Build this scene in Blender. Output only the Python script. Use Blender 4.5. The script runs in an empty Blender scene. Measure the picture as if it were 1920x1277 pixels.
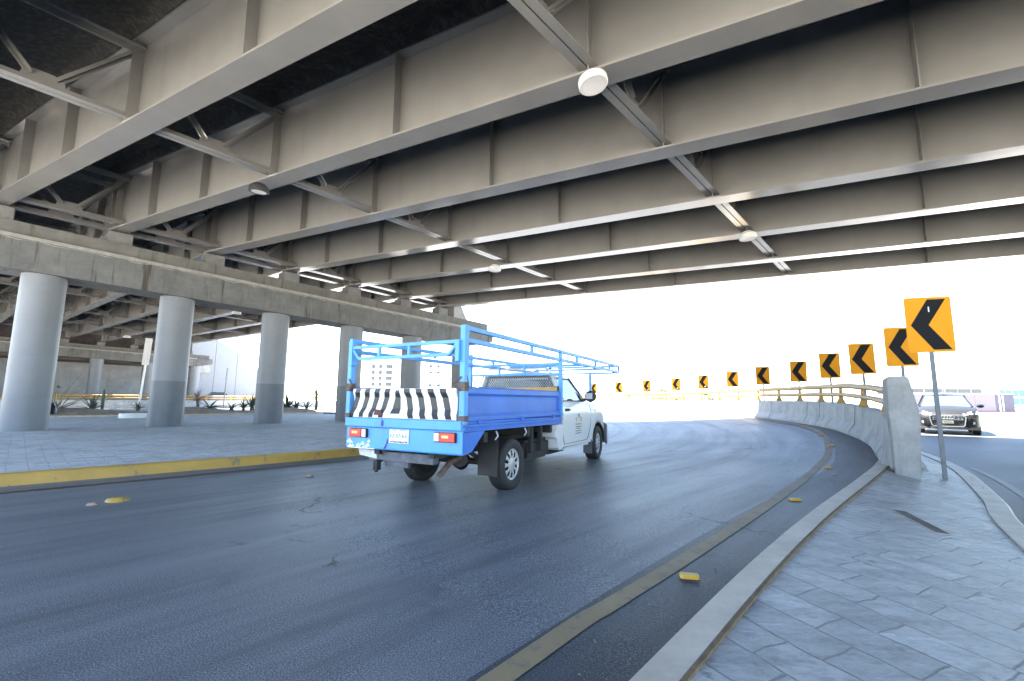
import bpy, bmesh, math, random
from mathutils import Vector, Matrix
random.seed(7)
R = math.radians
S = bpy.context.scene
COL = S.collection

# ------------------------------------------------------------------ camera, sky, sun, exposure
cam = bpy.data.cameras.new('camera'); cam.lens = 16.0; cam.sensor_width = 36.0
cam.clip_start = 0.05; cam.clip_end = 3000
co = bpy.data.objects.new('camera', cam); COL.objects.link(co); S.camera = co
PITCH, ROLL = R(7.39), R(0.435)
co.matrix_world = Matrix.Translation((0, 0, 1.2)) @ Matrix.Rotation(math.pi/2 + PITCH, 4, 'X') @ Matrix.Rotation(ROLL, 4, 'Z')
SUN_EL, SUN_AZ = 64.0, 296.0          # compass style: 0 = +Y, clockwise
W = bpy.data.worlds.new('World'); S.world = W; W.use_nodes = True
nt = W.node_tree; bg = nt.nodes['Background']
sky = nt.nodes.new('ShaderNodeTexSky'); sky.sky_type = 'NISHITA'; sky.sun_disc = False
sky.sun_elevation = R(SUN_EL); sky.sun_rotation = R(SUN_AZ); sky.altitude = 500
sky.air_density = 1.0; sky.dust_density = 1.2; sky.ozone_density = 1.0
nt.links.new(sky.outputs[0], bg.inputs[0]); bg.inputs[1].default_value = 0.08
sl = bpy.data.lights.new('sun', 'SUN'); sl.energy = 5.0; sl.angle = R(0.5); sl.color = (1, 0.95, 0.87)
so = bpy.data.objects.new('sun', sl); COL.objects.link(so)
sd = Vector((math.sin(R(SUN_AZ))*math.cos(R(SUN_EL)), math.cos(R(SUN_AZ))*math.cos(R(SUN_EL)), math.sin(R(SUN_EL))))
so.rotation_euler = sd.to_track_quat('Z', 'Y').to_euler()
S.view_settings.view_transform = 'Standard'; S.view_settings.look = 'None'
S.view_settings.exposure = 3.75; S.view_settings.gamma = 1.0
S.render.engine = 'CYCLES'
S.cycles.max_bounces = 10; S.cycles.diffuse_bounces = 1; S.cycles.glossy_bounces = 4
S.cycles.caustics_reflective = False; S.cycles.caustics_refractive = False; S.cycles.use_denoising = True; S.cycles.sample_clamp_indirect = 10.0

# ------------------------------------------------------------------ materials
class NM:
    """small helper to write procedural node materials"""
    def __init__(s, name, base=(.5, .5, .5), rough=.6, metal=0., spec=.5):
        s.m = bpy.data.materials.new(name); s.m.use_nodes = True
        s.t = s.m.node_tree; s.b = s.t.nodes['Principled BSDF']
        s.b.inputs['Base Color'].default_value = (*base, 1); s.b.inputs['Roughness'].default_value = rough
        s.b.inputs['Metallic'].default_value = metal; s.b.inputs['Specular IOR Level'].default_value = spec
        s.base = base; s.co = None; s.col = None
    def n(s, k, **kw):
        x = s.t.nodes.new('ShaderNode'+k)
        for a, v in kw.items(): setattr(x, a, v)
        return x
    def L(s, a, b): s.t.links.new(a, b)
    def coord(s, kind='Object', scale=(1, 1, 1), rot=(0, 0, 0), loc=(0, 0, 0)):
        c = s.n('TexCoord'); m = s.n('Mapping')
        m.inputs['Scale'].default_value = scale; m.inputs['Rotation'].default_value = rot; m.inputs['Location'].default_value = loc
        s.L(c.outputs[kind], m.inputs[0]); return m.outputs[0]
    def noise(s, scale=5, detail=5, rough=.6, vec=None, **kw):
        x = s.n('TexNoise'); x.inputs['Scale'].default_value = scale; x.inputs['Detail'].default_value = detail
        x.inputs['Roughness'].default_value = rough
        s.L(vec if vec is not None else s.coord(**kw), x.inputs['Vector']); return x.outputs[0]
    def ramp(s, fac, stops):
        x = s.n('ValToRGB'); e = x.color_ramp.elements
        while len(e) < len(stops): e.new(.5)
        for i, (p, c) in enumerate(stops):
            e[i].position = p; e[i].color = (c, c, c, 1) if isinstance(c, (int, float)) else (*c, 1)
        s.L(fac, x.inputs[0]); return x.outputs[0]
    def mix(s, fac, a, b, mode='MIX'):
        x = s.n('Mix', data_type='RGBA', blend_type=mode)
        for v, i in ((fac, 0), (a, 6), (b, 7)):
            if isinstance(v, (int, float)): x.inputs[i].default_value = v
            elif isinstance(v, tuple): x.inputs[i].default_value = (*v, 1)
            else: s.L(v, x.inputs[i])
        return x.outputs[2]
    def math(s, op, a, b=None, clamp=False):
        x = s.n('Math', operation=op, use_clamp=clamp)
        for v, i in ((a, 0), (b, 1)):
            if v is None: continue
            if isinstance(v, (int, float)): x.inputs[i].default_value = v
            else: s.L(v, x.inputs[i])
        return x.outputs[0]
    def color(s, c): s.L(c, s.b.inputs['Base Color'])
    def rough(s, c): s.L(c, s.b.inputs['Roughness'])
    def bump(s, h, strength=.3, dist=.02, prev=None):
        x = s.n('Bump'); x.inputs['Strength'].default_value = strength; x.inputs['Distance'].default_value = dist
        s.L(h, x.inputs['Height'])
        if prev is not None: s.L(prev, x.inputs['Normal'])
        s.L(x.outputs[0], s.b.inputs['Normal']); return x.outputs[0]

def simple(name, base, rough=.6, metal=0., var=.12, scale=3., bump=0., spec=.5, dirt=None):
    m = NM(name, base, rough, metal, spec)
    f = m.noise(scale, 6, .65)
    lo = tuple(c*(1-var) for c in base); hi = tuple(min(1, c*(1+var)) for c in base)
    c = m.ramp(f, [(.3, lo), (.7, hi)])
    if dirt:
        f2 = m.noise(scale*2.3, 8, .7)
        c = m.mix(m.ramp(f2, [(dirt[1], 0.), (dirt[1]+.12, 1.)]), c, dirt[0])
    m.color(c)
    if bump: m.bump(m.noise(scale*12, 4, .6), bump, .01)
    return m.m

def mat_asphalt(name='asphalt', k=2.1, rbase=.29):
    m = NM(name, (.06, .065, .075), .42, 0., .22)
    v = m.coord('Object')
    big = m.noise(.35, 4, .6, v); grain = m.noise(130, 2, .75, v); mid = m.noise(6, 7, .75, v); coarse = m.noise(38, 4, .7, v)
    at = m.n('Attribute', attribute_name='lane')                    # (distance along, distance across): tyre polished streaks follow the lane
    mp = m.n('Mapping'); mp.inputs['Scale'].default_value = (.10, 2.0, 1); m.L(at.outputs['Vector'], mp.inputs[0]); vs = mp.outputs[0]
    st = m.noise(1.0, 6, .65, vs)
    col = lambda a: (a*k*.97, a*k, a*k*1.04)
    c = m.ramp(grain, [(.36, col(.022)), (.50, col(.066)), (.64, col(.19))])
    c = m.mix(m.ramp(coarse, [(.62, 0.), (.74, .55)]), c, col(.028))
    c = m.mix(m.ramp(mid, [(.38, 0.), (.75, .5)]), c, col(.095))
    c = m.mix(m.ramp(st, [(.50, 0.), (.66, .55)]), c, col(.042))
    c = m.mix(m.ramp(st, [(.34, .45), (.48, 0.)]), c, col(.115))
    oil = m.noise(1.1, 6, .7, m.coord('Object', (1, 1, 1), loc=(7, 3, 0)))
    c = m.mix(m.ramp(oil, [(.60, 0.), (.70, .45)]), c, col(.03))
    vo = m.n('TexVoronoi', feature='DISTANCE_TO_EDGE'); vo.inputs['Scale'].default_value = .33
    w = m.n('TexNoise'); w.inputs['Scale'].default_value = 2.5; w.inputs['Detail'].default_value = 6; m.L(v, w.inputs['Vector'])
    vm = m.n('VectorMath', operation='MULTIPLY_ADD'); m.L(w.outputs['Color'], vm.inputs[0]); vm.inputs[1].default_value = (.9, .9, 0); m.L(v, vm.inputs[2]); m.L(vm.outputs[0], vo.inputs['Vector'])
    crack = m.math('MULTIPLY', m.ramp(vo.outputs['Distance'], [(.003, 1.), (.008, 0.)]), m.ramp(m.noise(.7, 3, .5, v), [(.56, 0.), (.62, .8)]))
    c = m.mix(crack, c, (.012, .012, .013))
    m.color(c)
    r = m.math('ADD', m.math('MULTIPLY', big, .16), m.math('MULTIPLY', st, .22))
    m.rough(m.math('ADD', r, rbase))
    b = m.bump(grain, .5, .004); b = m.bump(coarse, .2, .005, b); m.bump(mid, .12, .012, b)
    return m.m

def mat_steel():
    m = NM('painted_steel', (.33, .325, .31), .34, 0., 1.0)
    v = m.coord('Object')
    f = m.noise(.9, 6, .6, v); f2 = m.noise(14, 6, .75, v)
    c = m.ramp(f, [(.3, (.21, .203, .187)), (.7, (.25, .242, .224))])
    c = m.mix(m.ramp(f2, [(.70, 0.), (.78, .4)]), c, (.14, .135, .125))
    vs = m.coord('Object', (1.2, 1.2, .12)); st = m.noise(2.2, 5, .6, vs)
    c = m.mix(m.ramp(st, [(.6, 0.), (.8, .25)]), c, (.14, .135, .125))
    m.color(c); m.rough(m.math('ADD', m.math('MULTIPLY', f, .18), .06))
    m.bump(m.noise(1.7, 3, .5, v), .10, .03)
    return m.m

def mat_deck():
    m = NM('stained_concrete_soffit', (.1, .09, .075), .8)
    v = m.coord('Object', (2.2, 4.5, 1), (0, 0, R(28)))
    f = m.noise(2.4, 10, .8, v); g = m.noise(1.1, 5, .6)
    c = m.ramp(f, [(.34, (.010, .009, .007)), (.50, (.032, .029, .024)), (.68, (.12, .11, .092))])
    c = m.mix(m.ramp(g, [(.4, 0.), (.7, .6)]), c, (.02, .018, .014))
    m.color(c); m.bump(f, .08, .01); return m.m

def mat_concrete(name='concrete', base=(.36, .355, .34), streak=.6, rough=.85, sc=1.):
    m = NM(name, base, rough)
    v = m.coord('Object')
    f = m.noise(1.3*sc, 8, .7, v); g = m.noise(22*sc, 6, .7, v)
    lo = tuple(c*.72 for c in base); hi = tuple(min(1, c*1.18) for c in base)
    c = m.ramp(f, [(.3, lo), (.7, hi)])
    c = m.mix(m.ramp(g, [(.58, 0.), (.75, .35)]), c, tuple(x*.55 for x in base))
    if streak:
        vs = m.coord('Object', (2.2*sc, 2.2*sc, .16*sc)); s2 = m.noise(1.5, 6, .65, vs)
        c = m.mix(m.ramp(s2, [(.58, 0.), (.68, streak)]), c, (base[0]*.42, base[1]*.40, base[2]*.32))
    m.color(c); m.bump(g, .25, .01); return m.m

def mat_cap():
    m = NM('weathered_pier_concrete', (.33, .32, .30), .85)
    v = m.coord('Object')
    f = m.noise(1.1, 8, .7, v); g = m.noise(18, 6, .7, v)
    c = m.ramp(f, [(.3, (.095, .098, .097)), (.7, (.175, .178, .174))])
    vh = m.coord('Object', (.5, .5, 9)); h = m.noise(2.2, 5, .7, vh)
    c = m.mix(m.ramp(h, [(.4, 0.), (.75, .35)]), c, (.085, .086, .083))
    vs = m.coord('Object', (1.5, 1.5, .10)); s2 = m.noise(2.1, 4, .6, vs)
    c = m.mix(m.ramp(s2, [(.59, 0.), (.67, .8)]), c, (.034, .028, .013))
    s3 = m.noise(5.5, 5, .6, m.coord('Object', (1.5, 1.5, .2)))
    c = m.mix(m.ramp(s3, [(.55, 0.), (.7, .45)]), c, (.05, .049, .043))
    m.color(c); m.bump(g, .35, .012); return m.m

def mat_column():
    m = NM('pale_column_paint', (.52, .55, .58), .5)
    v = m.coord('Object'); f = m.noise(1.2, 6, .6, v); g = m.noise(9, 7, .75, v)
    c = m.ramp(f, [(.3, (.155, .168, .186)), (.7, (.19, .204, .223))])
    c = m.mix(m.ramp(g, [(.60, 0.), (.75, .4)]), c, (.14, .14, .135))
    sx = m.n('SeparateXYZ'); m.L(v, sx.inputs[0])
    low = m.ramp(m.math('ADD', sx.outputs[2], m.math('MULTIPLY', f, .35)), [(0., 1.), (.45, 0.)])
    c = m.mix(m.math('MULTIPLY', low, m.ramp(g, [(.4, .1), (.6, .7)])), c, (.12, .115, .105))
    fr = m.math('FRACT', m.math('DIVIDE', sx.outputs[2], 1.22)); c = m.mix(m.ramp(fr, [(0., .45), (.012, .0)]), c, (.12, .125, .13))
    lift = m.n('TexWhiteNoise', noise_dimensions='1D'); m.L(m.math('FLOOR', m.math('DIVIDE', sx.outputs[2], 1.22)), lift.inputs['W']); c = m.mix(m.math('MULTIPLY', lift.outputs[0], .22), c, (.15, .165, .18))
    m.color(c); m.bump(m.noise(3, 4, .6, v), .12, .02); return m.m

def mat_pavers():
    m = NM('grey_pavers', (.4, .41, .43), .8)
    v = m.coord('Object', (1, 1, 1), (0, 0, R(-47)))
    w = m.n('TexNoise'); w.inputs['Scale'].default_value = 3.; w.inputs['Detail'].default_value = 3; m.L(v, w.inputs['Vector'])
    vm = m.n('VectorMath', operation='MULTIPLY_ADD'); m.L(w.outputs['Color'], vm.inputs[0]); vm.inputs[1].default_value = (.06, .06, 0); m.L(v, vm.inputs[2])
    br = m.n('TexBrick'); br.offset = .5
    for k, x in (('Scale', 1.), ('Mortar Size', .008), ('Mortar Smooth', .6), ('Brick Width', .44), ('Row Height', .22), ('Bias', 0.)):
        br.inputs[k].default_value = x
    br.inputs['Color1'].default_value = (.68, .66, .64, 1); br.inputs['Color2'].default_value = (.56, .54, .52, 1)
    br.inputs['Mortar'].default_value = (.22, .21, .20, 1)
    m.L(vm.outputs[0], br.inputs['Vector'])
    dust = m.noise(.5, 8, .72)
    c = m.mix(m.ramp(dust, [(.40, 0.), (.60, .8)]), br.outputs[0], (.52, .49, .44))
    c = m.mix(m.ramp(m.noise(3.5, 9, .78), [(.48, 0.), (.62, .7)]), c, (.31, .30, .28))
    c = m.mix(m.ramp(m.noise(1.1, 6, .7, m.coord('Object', (1, 1, 1), loc=(4, 9, 0))), [(.56, 0.), (.7, .6)]), c, (.58, .58, .58))
    m.color(c)
    b = m.bump(m.math('MULTIPLY', br.outputs['Fac'], -1.), .6, .02); m.bump(m.noise(9, 8, .75), .7, .04, b); return m.m

def mat_stamped():
    m = NM('stamped_concrete', (.33, .345, .36), .55, 0., .3)
    rot = (0, 0, R(62)); v0 = m.coord('Object', (1, 1, 1), rot)
    w = m.n('TexNoise'); w.inputs['Scale'].default_value = 3.2; w.inputs['Detail'].default_value = 4; m.L(v0, w.inputs['Vector'])
    vm = m.n('VectorMath', operation='MULTIPLY_ADD'); m.L(w.outputs['Color'], vm.inputs[0]); vm.inputs[1].default_value = (.07, .07, 0); m.L(v0, vm.inputs[2])
    def brick(width, row, c1, c2, mo, size):
        br = m.n('TexBrick'); br.offset = .37; br.offset_frequency = 2; br.squash = 1.5; br.squash_frequency = 3
        for k, x in (('Scale', 1.), ('Mortar Size', size), ('Mortar Smooth', .8), ('Brick Width', width), ('Row Height', row)): br.inputs[k].default_value = x
        br.inputs['Color1'].default_value = (*c1, 1); br.inputs['Color2'].default_value = (*c2, 1); br.inputs['Mortar'].default_value = (*mo, 1)
        m.L(vm.outputs[0], br.inputs['Vector']); return br
    br = brick(.40, .245, (.47, .465, .455), (.33, .33, .325), (.19, .19, .19), .008)
    sl_ = m.noise(3.2, 9, .68, m.coord('Object', (1, 2.4, 1), rot))
    fine = m.noise(14, 8, .75, m.coord('Object', (1, 1.8, 1), rot))
    c = m.mix(m.ramp(sl_, [(.36, .75), (.50, 0.)]), br.outputs[0], (.15, .158, .17))
    c = m.mix(m.ramp(sl_, [(.54, 0.), (.68, .6)]), c, (.62, .61, .60))
    c = m.mix(m.ramp(fine, [(.50, 0.), (.66, .5)]), c, (.18, .185, .195))
    c = m.mix(m.ramp(m.noise(5.5, 6, .65), [(.63, 0.), (.70, .7)]), c, (.11, .095, .08))
    m.color(c)
    m.rough(m.ramp(sl_, [(.3, .34), (.7, .58)]))
    b = m.bump(m.math('MULTIPLY', br.outputs['Fac'], -1.), .7, .02)
    b = m.bump(sl_, .8, .06, b); m.bump(fine, .45, .015, b); return m.m

def mat_worn_paint(name, paint, under, thr=.62, scale=5., rough=.55, width=.05):
    m = NM(name, paint, rough)
    f = m.noise(scale, 9, .72); g = m.noise(1.5, 4, .6)
    hi = tuple(min(1, c*1.12) for c in paint); lo = tuple(c*.82 for c in paint)
    c = m.ramp(g, [(.3, lo), (.7, hi)])
    m.color(m.mix(m.ramp(f, [(thr, 0.), (thr+width, 1.)]), c, under))
    m.bump(f, .15, .006); return m.m

def mat_glass(name, tint=(.75, .85, .9), rough=.02, alpha=.25):
    m = NM(name, tint, rough)
    t = m.t; tr = m.n('BsdfTransparent'); tr.inputs[0].default_value = (*tint, 1)
    gl = m.n('BsdfGlossy'); gl.inputs['Roughness'].default_value = rough
    fr = m.n('Fresnel'); fr.inputs[0].default_value = 1.5
    mx = m.n('MixShader'); m.L(m.math('ADD', fr.outputs[0], alpha, True), mx.inputs[0])
    m.L(tr.outputs[0], mx.inputs[1]); m.L(gl.outputs[0], mx.inputs[2])
    m.L(mx.outputs[0], t.nodes['Material Output'].inputs[0]); return m.m

def mat_emit(name, c, s):
    m = NM(name, c, .4); m.b.inputs['Emission Color'].default_value = (*c, 1); m.b.inputs['Emission Strength'].default_value = s
    return m.m

M = dict(
    asphalt=mat_asphalt(), asphalt_edge=mat_asphalt('dark_asphalt_edge', .95, .32), asphalt_side=mat_asphalt('side_asphalt', .95, .36), steel=mat_steel(), deck=mat_deck(), concrete=mat_concrete(), cap=mat_cap(), column=mat_column(),
    band=simple('grey_repaint_band', (.108, .12, .137), .5, var=.12),
    barrier=mat_concrete('barrier_concrete', (.43, .43, .42), .6, sc=1.8),
    block=mat_concrete('block_concrete', (.32, .32, .31), .35, sc=2.5),
    upstand=mat_concrete('dark_streaked_concrete', (.14, .138, .128), .75, sc=1.6), ledge=mat_concrete('chipped_highlight_concrete', (.30, .295, .275), .35, sc=3.),
    plinth=mat_concrete('plinth_concrete', (.17, .17, .165), .3, sc=2.5),
    kerbc=mat_concrete('kerb_concrete', (.54, .455, .35), 0, .55, 2.),
    pavers=mat_pavers(), stamped=mat_stamped(),
    yellow_kerb=mat_worn_paint('yellow_kerb_paint', (.55, .33, .07), (.24, .20, .13), .59, 4.5, width=.03),
    yellow_line=mat_worn_paint('worn_yellow_line', (.33, .245, .13), (.11, .113, .12), .51, 9, .65, .25),
    faint_line=mat_worn_paint('faint_yellow_line', (.13, .105, .06), (.055, .055, .055), .45, 6, width=.25),
    rail=mat_worn_paint('yellow_rail_paint', (.46, .27, .045), (.24, .15, .05), .68, 6),
    railpost=mat_worn_paint('ochre_post_paint', (.42, .26, .06), (.22, .14, .06), .6, 8),
    sign_yellow=simple('sign_yellow', (.70, .285, .008), .6, var=.04, spec=.2),
    sign_black=simple('sign_black', (.010, .011, .014), .7, var=.1, spec=.15),
    galv=simple('galvanised_post', (.13, .145, .16), .5, .3, var=.2, scale=7),
    alu=simple('sheet_back', (.55, .57, .6), .4, .4),
    stud=simple('yellow_stud', (.66, .40, .04), .5, var=.15, scale=30, dirt=((.42, .38, .28), .6)),
    stud_side=simple('stud_reflector', (.70, .33, .02), .25, var=.1, scale=40),
    dirt=simple('dry_soil', (.34, .25, .17), .95, var=.35, scale=2.5, bump=.6),
    ground=simple('pale_ground', (.43, .41, .37), .95, var=.2, scale=.15),
    blue=None, blue_side=None, white=simple('white_car_paint', (.74, .76, .78), .18, var=.02),
    rubber=simple('tyre_rubber', (.028, .028, .03), .75, var=.25, scale=20), black=simple('black_plastic', (.02, .021, .023), .5, var=.2),
    dark=simple('underbody', (.022, .022, .024), .7, var=.4, scale=9),
    hub=simple('hubcap_silver', (.48, .49, .50), .38, .25, var=.05),
    glass=mat_glass('car_glass'), glass_dark=mat_glass('dark_glass', (.20, .26, .31), .03, .06),
    white_sheet=simple('white_sheet', (.78, .78, .76), .5, var=.05),
    lampwhite=simple('lamp_white', (.74, .73, .70), .4, var=.03), lampblack=simple('lamp_black', (.03, .031, .032), .5, var=.1),
    diffuser=simple('lamp_diffuser', (.80, .79, .76), .35, var=.02),
)
def mat_blue(name, base, scr):
    m = NM(name, base, .38)
    v = m.coord('Object'); f = m.noise(2.2, 5, .6, v)
    c = m.ramp(f, [(.3, tuple(x*.86 for x in base)), (.7, tuple(min(1, x*1.1) for x in base))])
    sc = m.noise(7, 8, .72, m.coord('Object', (1, .35, 2.2)))
    c = m.mix(m.ramp(sc, [(scr, 0.), (scr+.03, .9)]), c, (.10, .055, .05))
    s2 = m.noise(3.2, 7, .7, m.coord('Object', (1, .5, 3), loc=(3, 1, 5)))
    c = m.mix(m.ramp(s2, [(.66, 0.), (.72, .4)]), c, (.10, .15, .45))
    du = m.noise(3.3, 8, .75, m.coord('Object', (1, 1, 1.5), loc=(9, 2, 1)))
    c = m.mix(m.ramp(du, [(.46, 0.), (.74, .26)]), c, (.28, .30, .33))
    ch = m.noise(26, 5, .7); c = m.mix(m.ramp(ch, [(.70, 0.), (.72, .9)]), c, (.09, .06, .05))
    m.color(c); m.rough(m.ramp(du, [(.3, .34), (.7, .6)])); m.bump(m.noise(2.6, 3, .5), .25, .02); return m.m
M['blue'] = mat_blue('blue_truck_paint', (.085, .345, .76), .64)
M['blue_side'] = mat_blue('blue_shaded_side_paint', (.035, .165, .62), .70)  # bed blue again, the sides' weaker light put into a deeper colour

# ------------------------------------------------------------------ mesh helpers
class MB:
    def __init__(s): s.v = []; s.f = []; s.mi = []; s.cur = 0
    def poly(s, pts):
        i = len(s.v); s.v += [tuple(p) for p in pts]; s.f.append(tuple(range(i, i+len(pts)))); s.mi.append(s.cur)
    def add(s, V, F):
        i = len(s.v); s.v += [tuple(p) for p in V]
        for f in F: s.f.append(tuple(i+k for k in f)); s.mi.append(s.cur)
    def box(s, c, d, ax=None):
        """box centred c, full sizes d, optional axes (3 vectors)"""
        c = Vector(c); ax = ax or (Vector((1, 0, 0)), Vector((0, 1, 0)), Vector((0, 0, 1)))
        V = []
        for x in (-.5, .5):
            for y in (-.5, .5):
                for z in (-.5, .5): V.append(c+ax[0]*d[0]*x+ax[1]*d[1]*y+ax[2]*d[2]*z)
        s.add(V, [(0, 1, 3, 2), (4, 6, 7, 5), (0, 4, 5, 1), (2, 3, 7, 6), (0, 2, 6, 4), (1, 5, 7, 3)])
    def b2(s, lo, hi): s.box([(a+b)/2 for a, b in zip(lo, hi)], [b-a for a, b in zip(lo, hi)])
    def bar(s, a, b, w, h=None, up=(0, 0, 1)):
        a, b = Vector(a), Vector(b); d = b-a; n = d.normalized(); h = h or w
        u = Vector(up); side = n.cross(u)
        if side.length < 1e-4: side = n.cross(Vector((1, 0, 0)))
        side.normalize(); u2 = side.cross(n)
        s.box((a+b)/2, (d.length, w, h), (n, side, u2))
    def tube(s, pts, r, seg=10, cap=True):
        pts = [Vector(p) for p in pts]; rs = r if isinstance(r, (list, tuple)) else [r]*len(pts)
        V = []; F = []; prev = None
        for i, p in enumerate(pts):
            d = (pts[min(i+1, len(pts)-1)]-pts[max(i-1, 0)]).normalized()
            if prev is None:
                a = d.cross(Vector((0, 0, 1)))
                if a.length < 1e-3: a = d.cross(Vector((1, 0, 0)))
            else: a = prev-d*prev.dot(d)
            a.normalize(); prev = a; b = d.cross(a)
            for k in range(seg):
                t = 2*math.pi*k/seg; V.append(p+(a*math.cos(t)+b*math.sin(t))*rs[i])
        for i in range(len(pts)-1):
            for k in range(seg):
                k2 = (k+1) % seg; F.append((i*seg+k, i*seg+k2, (i+1)*seg+k2, (i+1)*seg+k))
        if cap: F.append(tuple(range(seg))[::-1]); F.append(tuple(range((len(pts)-1)*seg, len(pts)*seg)))
        s.add(V, F)
    def lathe(s, prof, seg=32, axis='Z', c=(0, 0, 0), closed=False):
        """prof list of (r, h)"""
        c = Vector(c); V = []; F = []; n = len(prof)
        for k in range(seg):
            t = 2*math.pi*k/seg
            for r, h in prof:
                if axis == 'Z': p = (r*math.cos(t), r*math.sin(t), h)
                elif axis == 'Y': p = (r*math.cos(t), h, r*math.sin(t))
                else: p = (h, r*math.cos(t), r*math.sin(t))
                V.append(c+Vector(p))
        for k in range(seg):
            k2 = (k+1) % seg
            for j in range(n if closed else n-1):
                j2 = (j+1) % n; F.append((k*n+j, k2*n+j, k2*n+j2, k*n+j2))
        s.add(V, F)
    def extr(s, poly, d):
        """extrude closed polygon (3d points) by vector d, capped"""
        d = Vector(d); P = [Vector(p) for p in poly]; n = len(P); V = P+[p+d for p in P]
        F = [tuple(range(n))[::-1], tuple(range(n, 2*n))]+[(i, (i+1) % n, n+(i+1) % n, n+i) for i in range(n)]
        s.add(V, F)
    def loft(s, secs, closed=True, caps=True):
        n = len(secs[0]); V = [p for q in secs for p in q]; F = []
        for i in range(len(secs)-1):
            for k in range(n if closed else n-1):
                k2 = (k+1) % n; F.append((i*n+k, i*n+k2, (i+1)*n+k2, (i+1)*n+k))
        if caps: F.append(tuple(range(n))[::-1]); F.append(tuple(range((len(secs)-1)*n, len(secs)*n)))
        s.add(V, F)
    def mesh(s, name, mats, smooth=False, bevel=0, merge=True):
        me = bpy.data.meshes.new(name); me.from_pydata(s.v, [], s.f); me.validate()
        mats = mats if isinstance(mats, (list, tuple)) else [mats]
        for m in mats: me.materials.append(m)
        if len(mats) > 1:
            for p, i in zip(me.polygons, s.mi): p.material_index = i
        bm = bmesh.new(); bm.from_mesh(me)
        if merge: bmesh.ops.remove_doubles(bm, verts=bm.verts, dist=1e-5)
        bmesh.ops.recalc_face_normals(bm, faces=bm.faces)
        if bevel:
            es = [e for e in bm.edges if len(e.link_faces) == 2 and e.calc_face_angle(0) > .5]
            bmesh.ops.bevel(bm, geom=es, offset=bevel, segments=2, affect='EDGES', clamp_overlap=True)
        bm.to_mesh(me); bm.free()
        if smooth:
            me.polygons.foreach_set('use_smooth', [True]*len(me.polygons))
            try: me.set_sharp_from_angle(angle=R(smooth if smooth is not True else 40))
            except Exception: pass
        return me
    def obj(s, name, mats, parent=None, loc=(0, 0, 0), rot=None, **kw):
        o = bpy.data.objects.new(name, s.mesh(name, mats, **kw)); COL.objects.link(o)
        o.location = loc
        if rot is not None: o.rotation_euler = rot
        if parent is not None: o.parent = parent
        return o

def tag(o, label=None, cat=None, group=None, kind=None):
    if label: o['label'] = label
    if cat: o['category'] = cat
    if group: o['group'] = group
    if kind: o['kind'] = kind
    return o
def thing(name, label, cat, loc=(0, 0, 0), rotz=0, group=None):
    o = bpy.data.objects.new(name, None); COL.objects.link(o); o.empty_display_size = .2
    o.location = loc; o.rotation_euler = (0, 0, rotz); return tag(o, label, cat, group)
def copy_tree(o, parent=None):
    c = o.copy(); COL.objects.link(c)
    if parent is not None: c.parent = parent
    for ch in list(o.children): copy_tree(ch, c)
    return c
def again(o, parent, loc, rot=None):
    c = o.copy(); COL.objects.link(c); c.parent = parent; c.location = loc
    if rot is not None: c.rotation_euler = rot
    for ch in list(o.children): copy_tree(ch, c)
    return c
def struct(o): o['kind'] = 'structure'; return o
def text_mesh(body, size, mat, name, thick=.001, align='CENTER'):
    cu = bpy.data.curves.new('lettering', 'FONT'); cu.body = body; cu.size = size; cu.align_x = align; cu.align_y = 'CENTER'; cu.extrude = thick
    t = bpy.data.objects.new('lettering', cu); COL.objects.link(t)
    dg = bpy.context.evaluated_depsgraph_get(); me = bpy.data.meshes.new_from_object(t.evaluated_get(dg))
    bpy.data.objects.remove(t); me.name = name; me.materials.clear(); me.materials.append(mat); return me
def meshobj(me, name, parent, loc=(0, 0, 0), rot=(0, 0, 0)):
    o = bpy.data.objects.new(name, me); COL.objects.link(o); o.parent = parent; o.location = loc; o.rotation_euler = rot; return o

def interp(x, xs, ys):
    if x <= xs[0]: return ys[0]
    for i in range(len(xs)-1):
        if x <= xs[i+1]: return ys[i]+(ys[i+1]-ys[i])*(x-xs[i])/(xs[i+1]-xs[i])
    return ys[-1]
def smooth_path(pts, n=8):
    P = [Vector((*p, 0)) if len(p) == 2 else Vector(p) for p in pts]; out = []
    for i in range(len(P)-1):
        a, b, c, d = P[max(i-1, 0)], P[i], P[i+1], P[min(i+2, len(P)-1)]
        for k in range(n):
            t = k/n
            out.append(.5*((2*b)+(c-a)*t+(2*a-5*b+4*c-d)*t*t+(3*b-a-3*c+d)*t**3))
    out.append(P[-1]); return out
def left_normals(P):
    N = []
    for i in range(len(P)):
        d = (P[min(i+1, len(P)-1)]-P[max(i-1, 0)]); d.z = 0; d.normalize(); N.append(Vector((-d.y, d.x, 0)))
    return N
def offset(P, d): return [p+n*d for p, n in zip(P, left_normals(P))]
def sweep(mb, P, prof, zf, caps=True, closed=True):
    """prof: (offset to the left, z above zf)"""
    N = left_normals(P)
    secs = [[(p.x+n.x*o, p.y+n.y*o, zf(p)+z) for o, z in prof] for p, n in zip(P, N)]
    mb.loft(secs, closed, caps)

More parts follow.
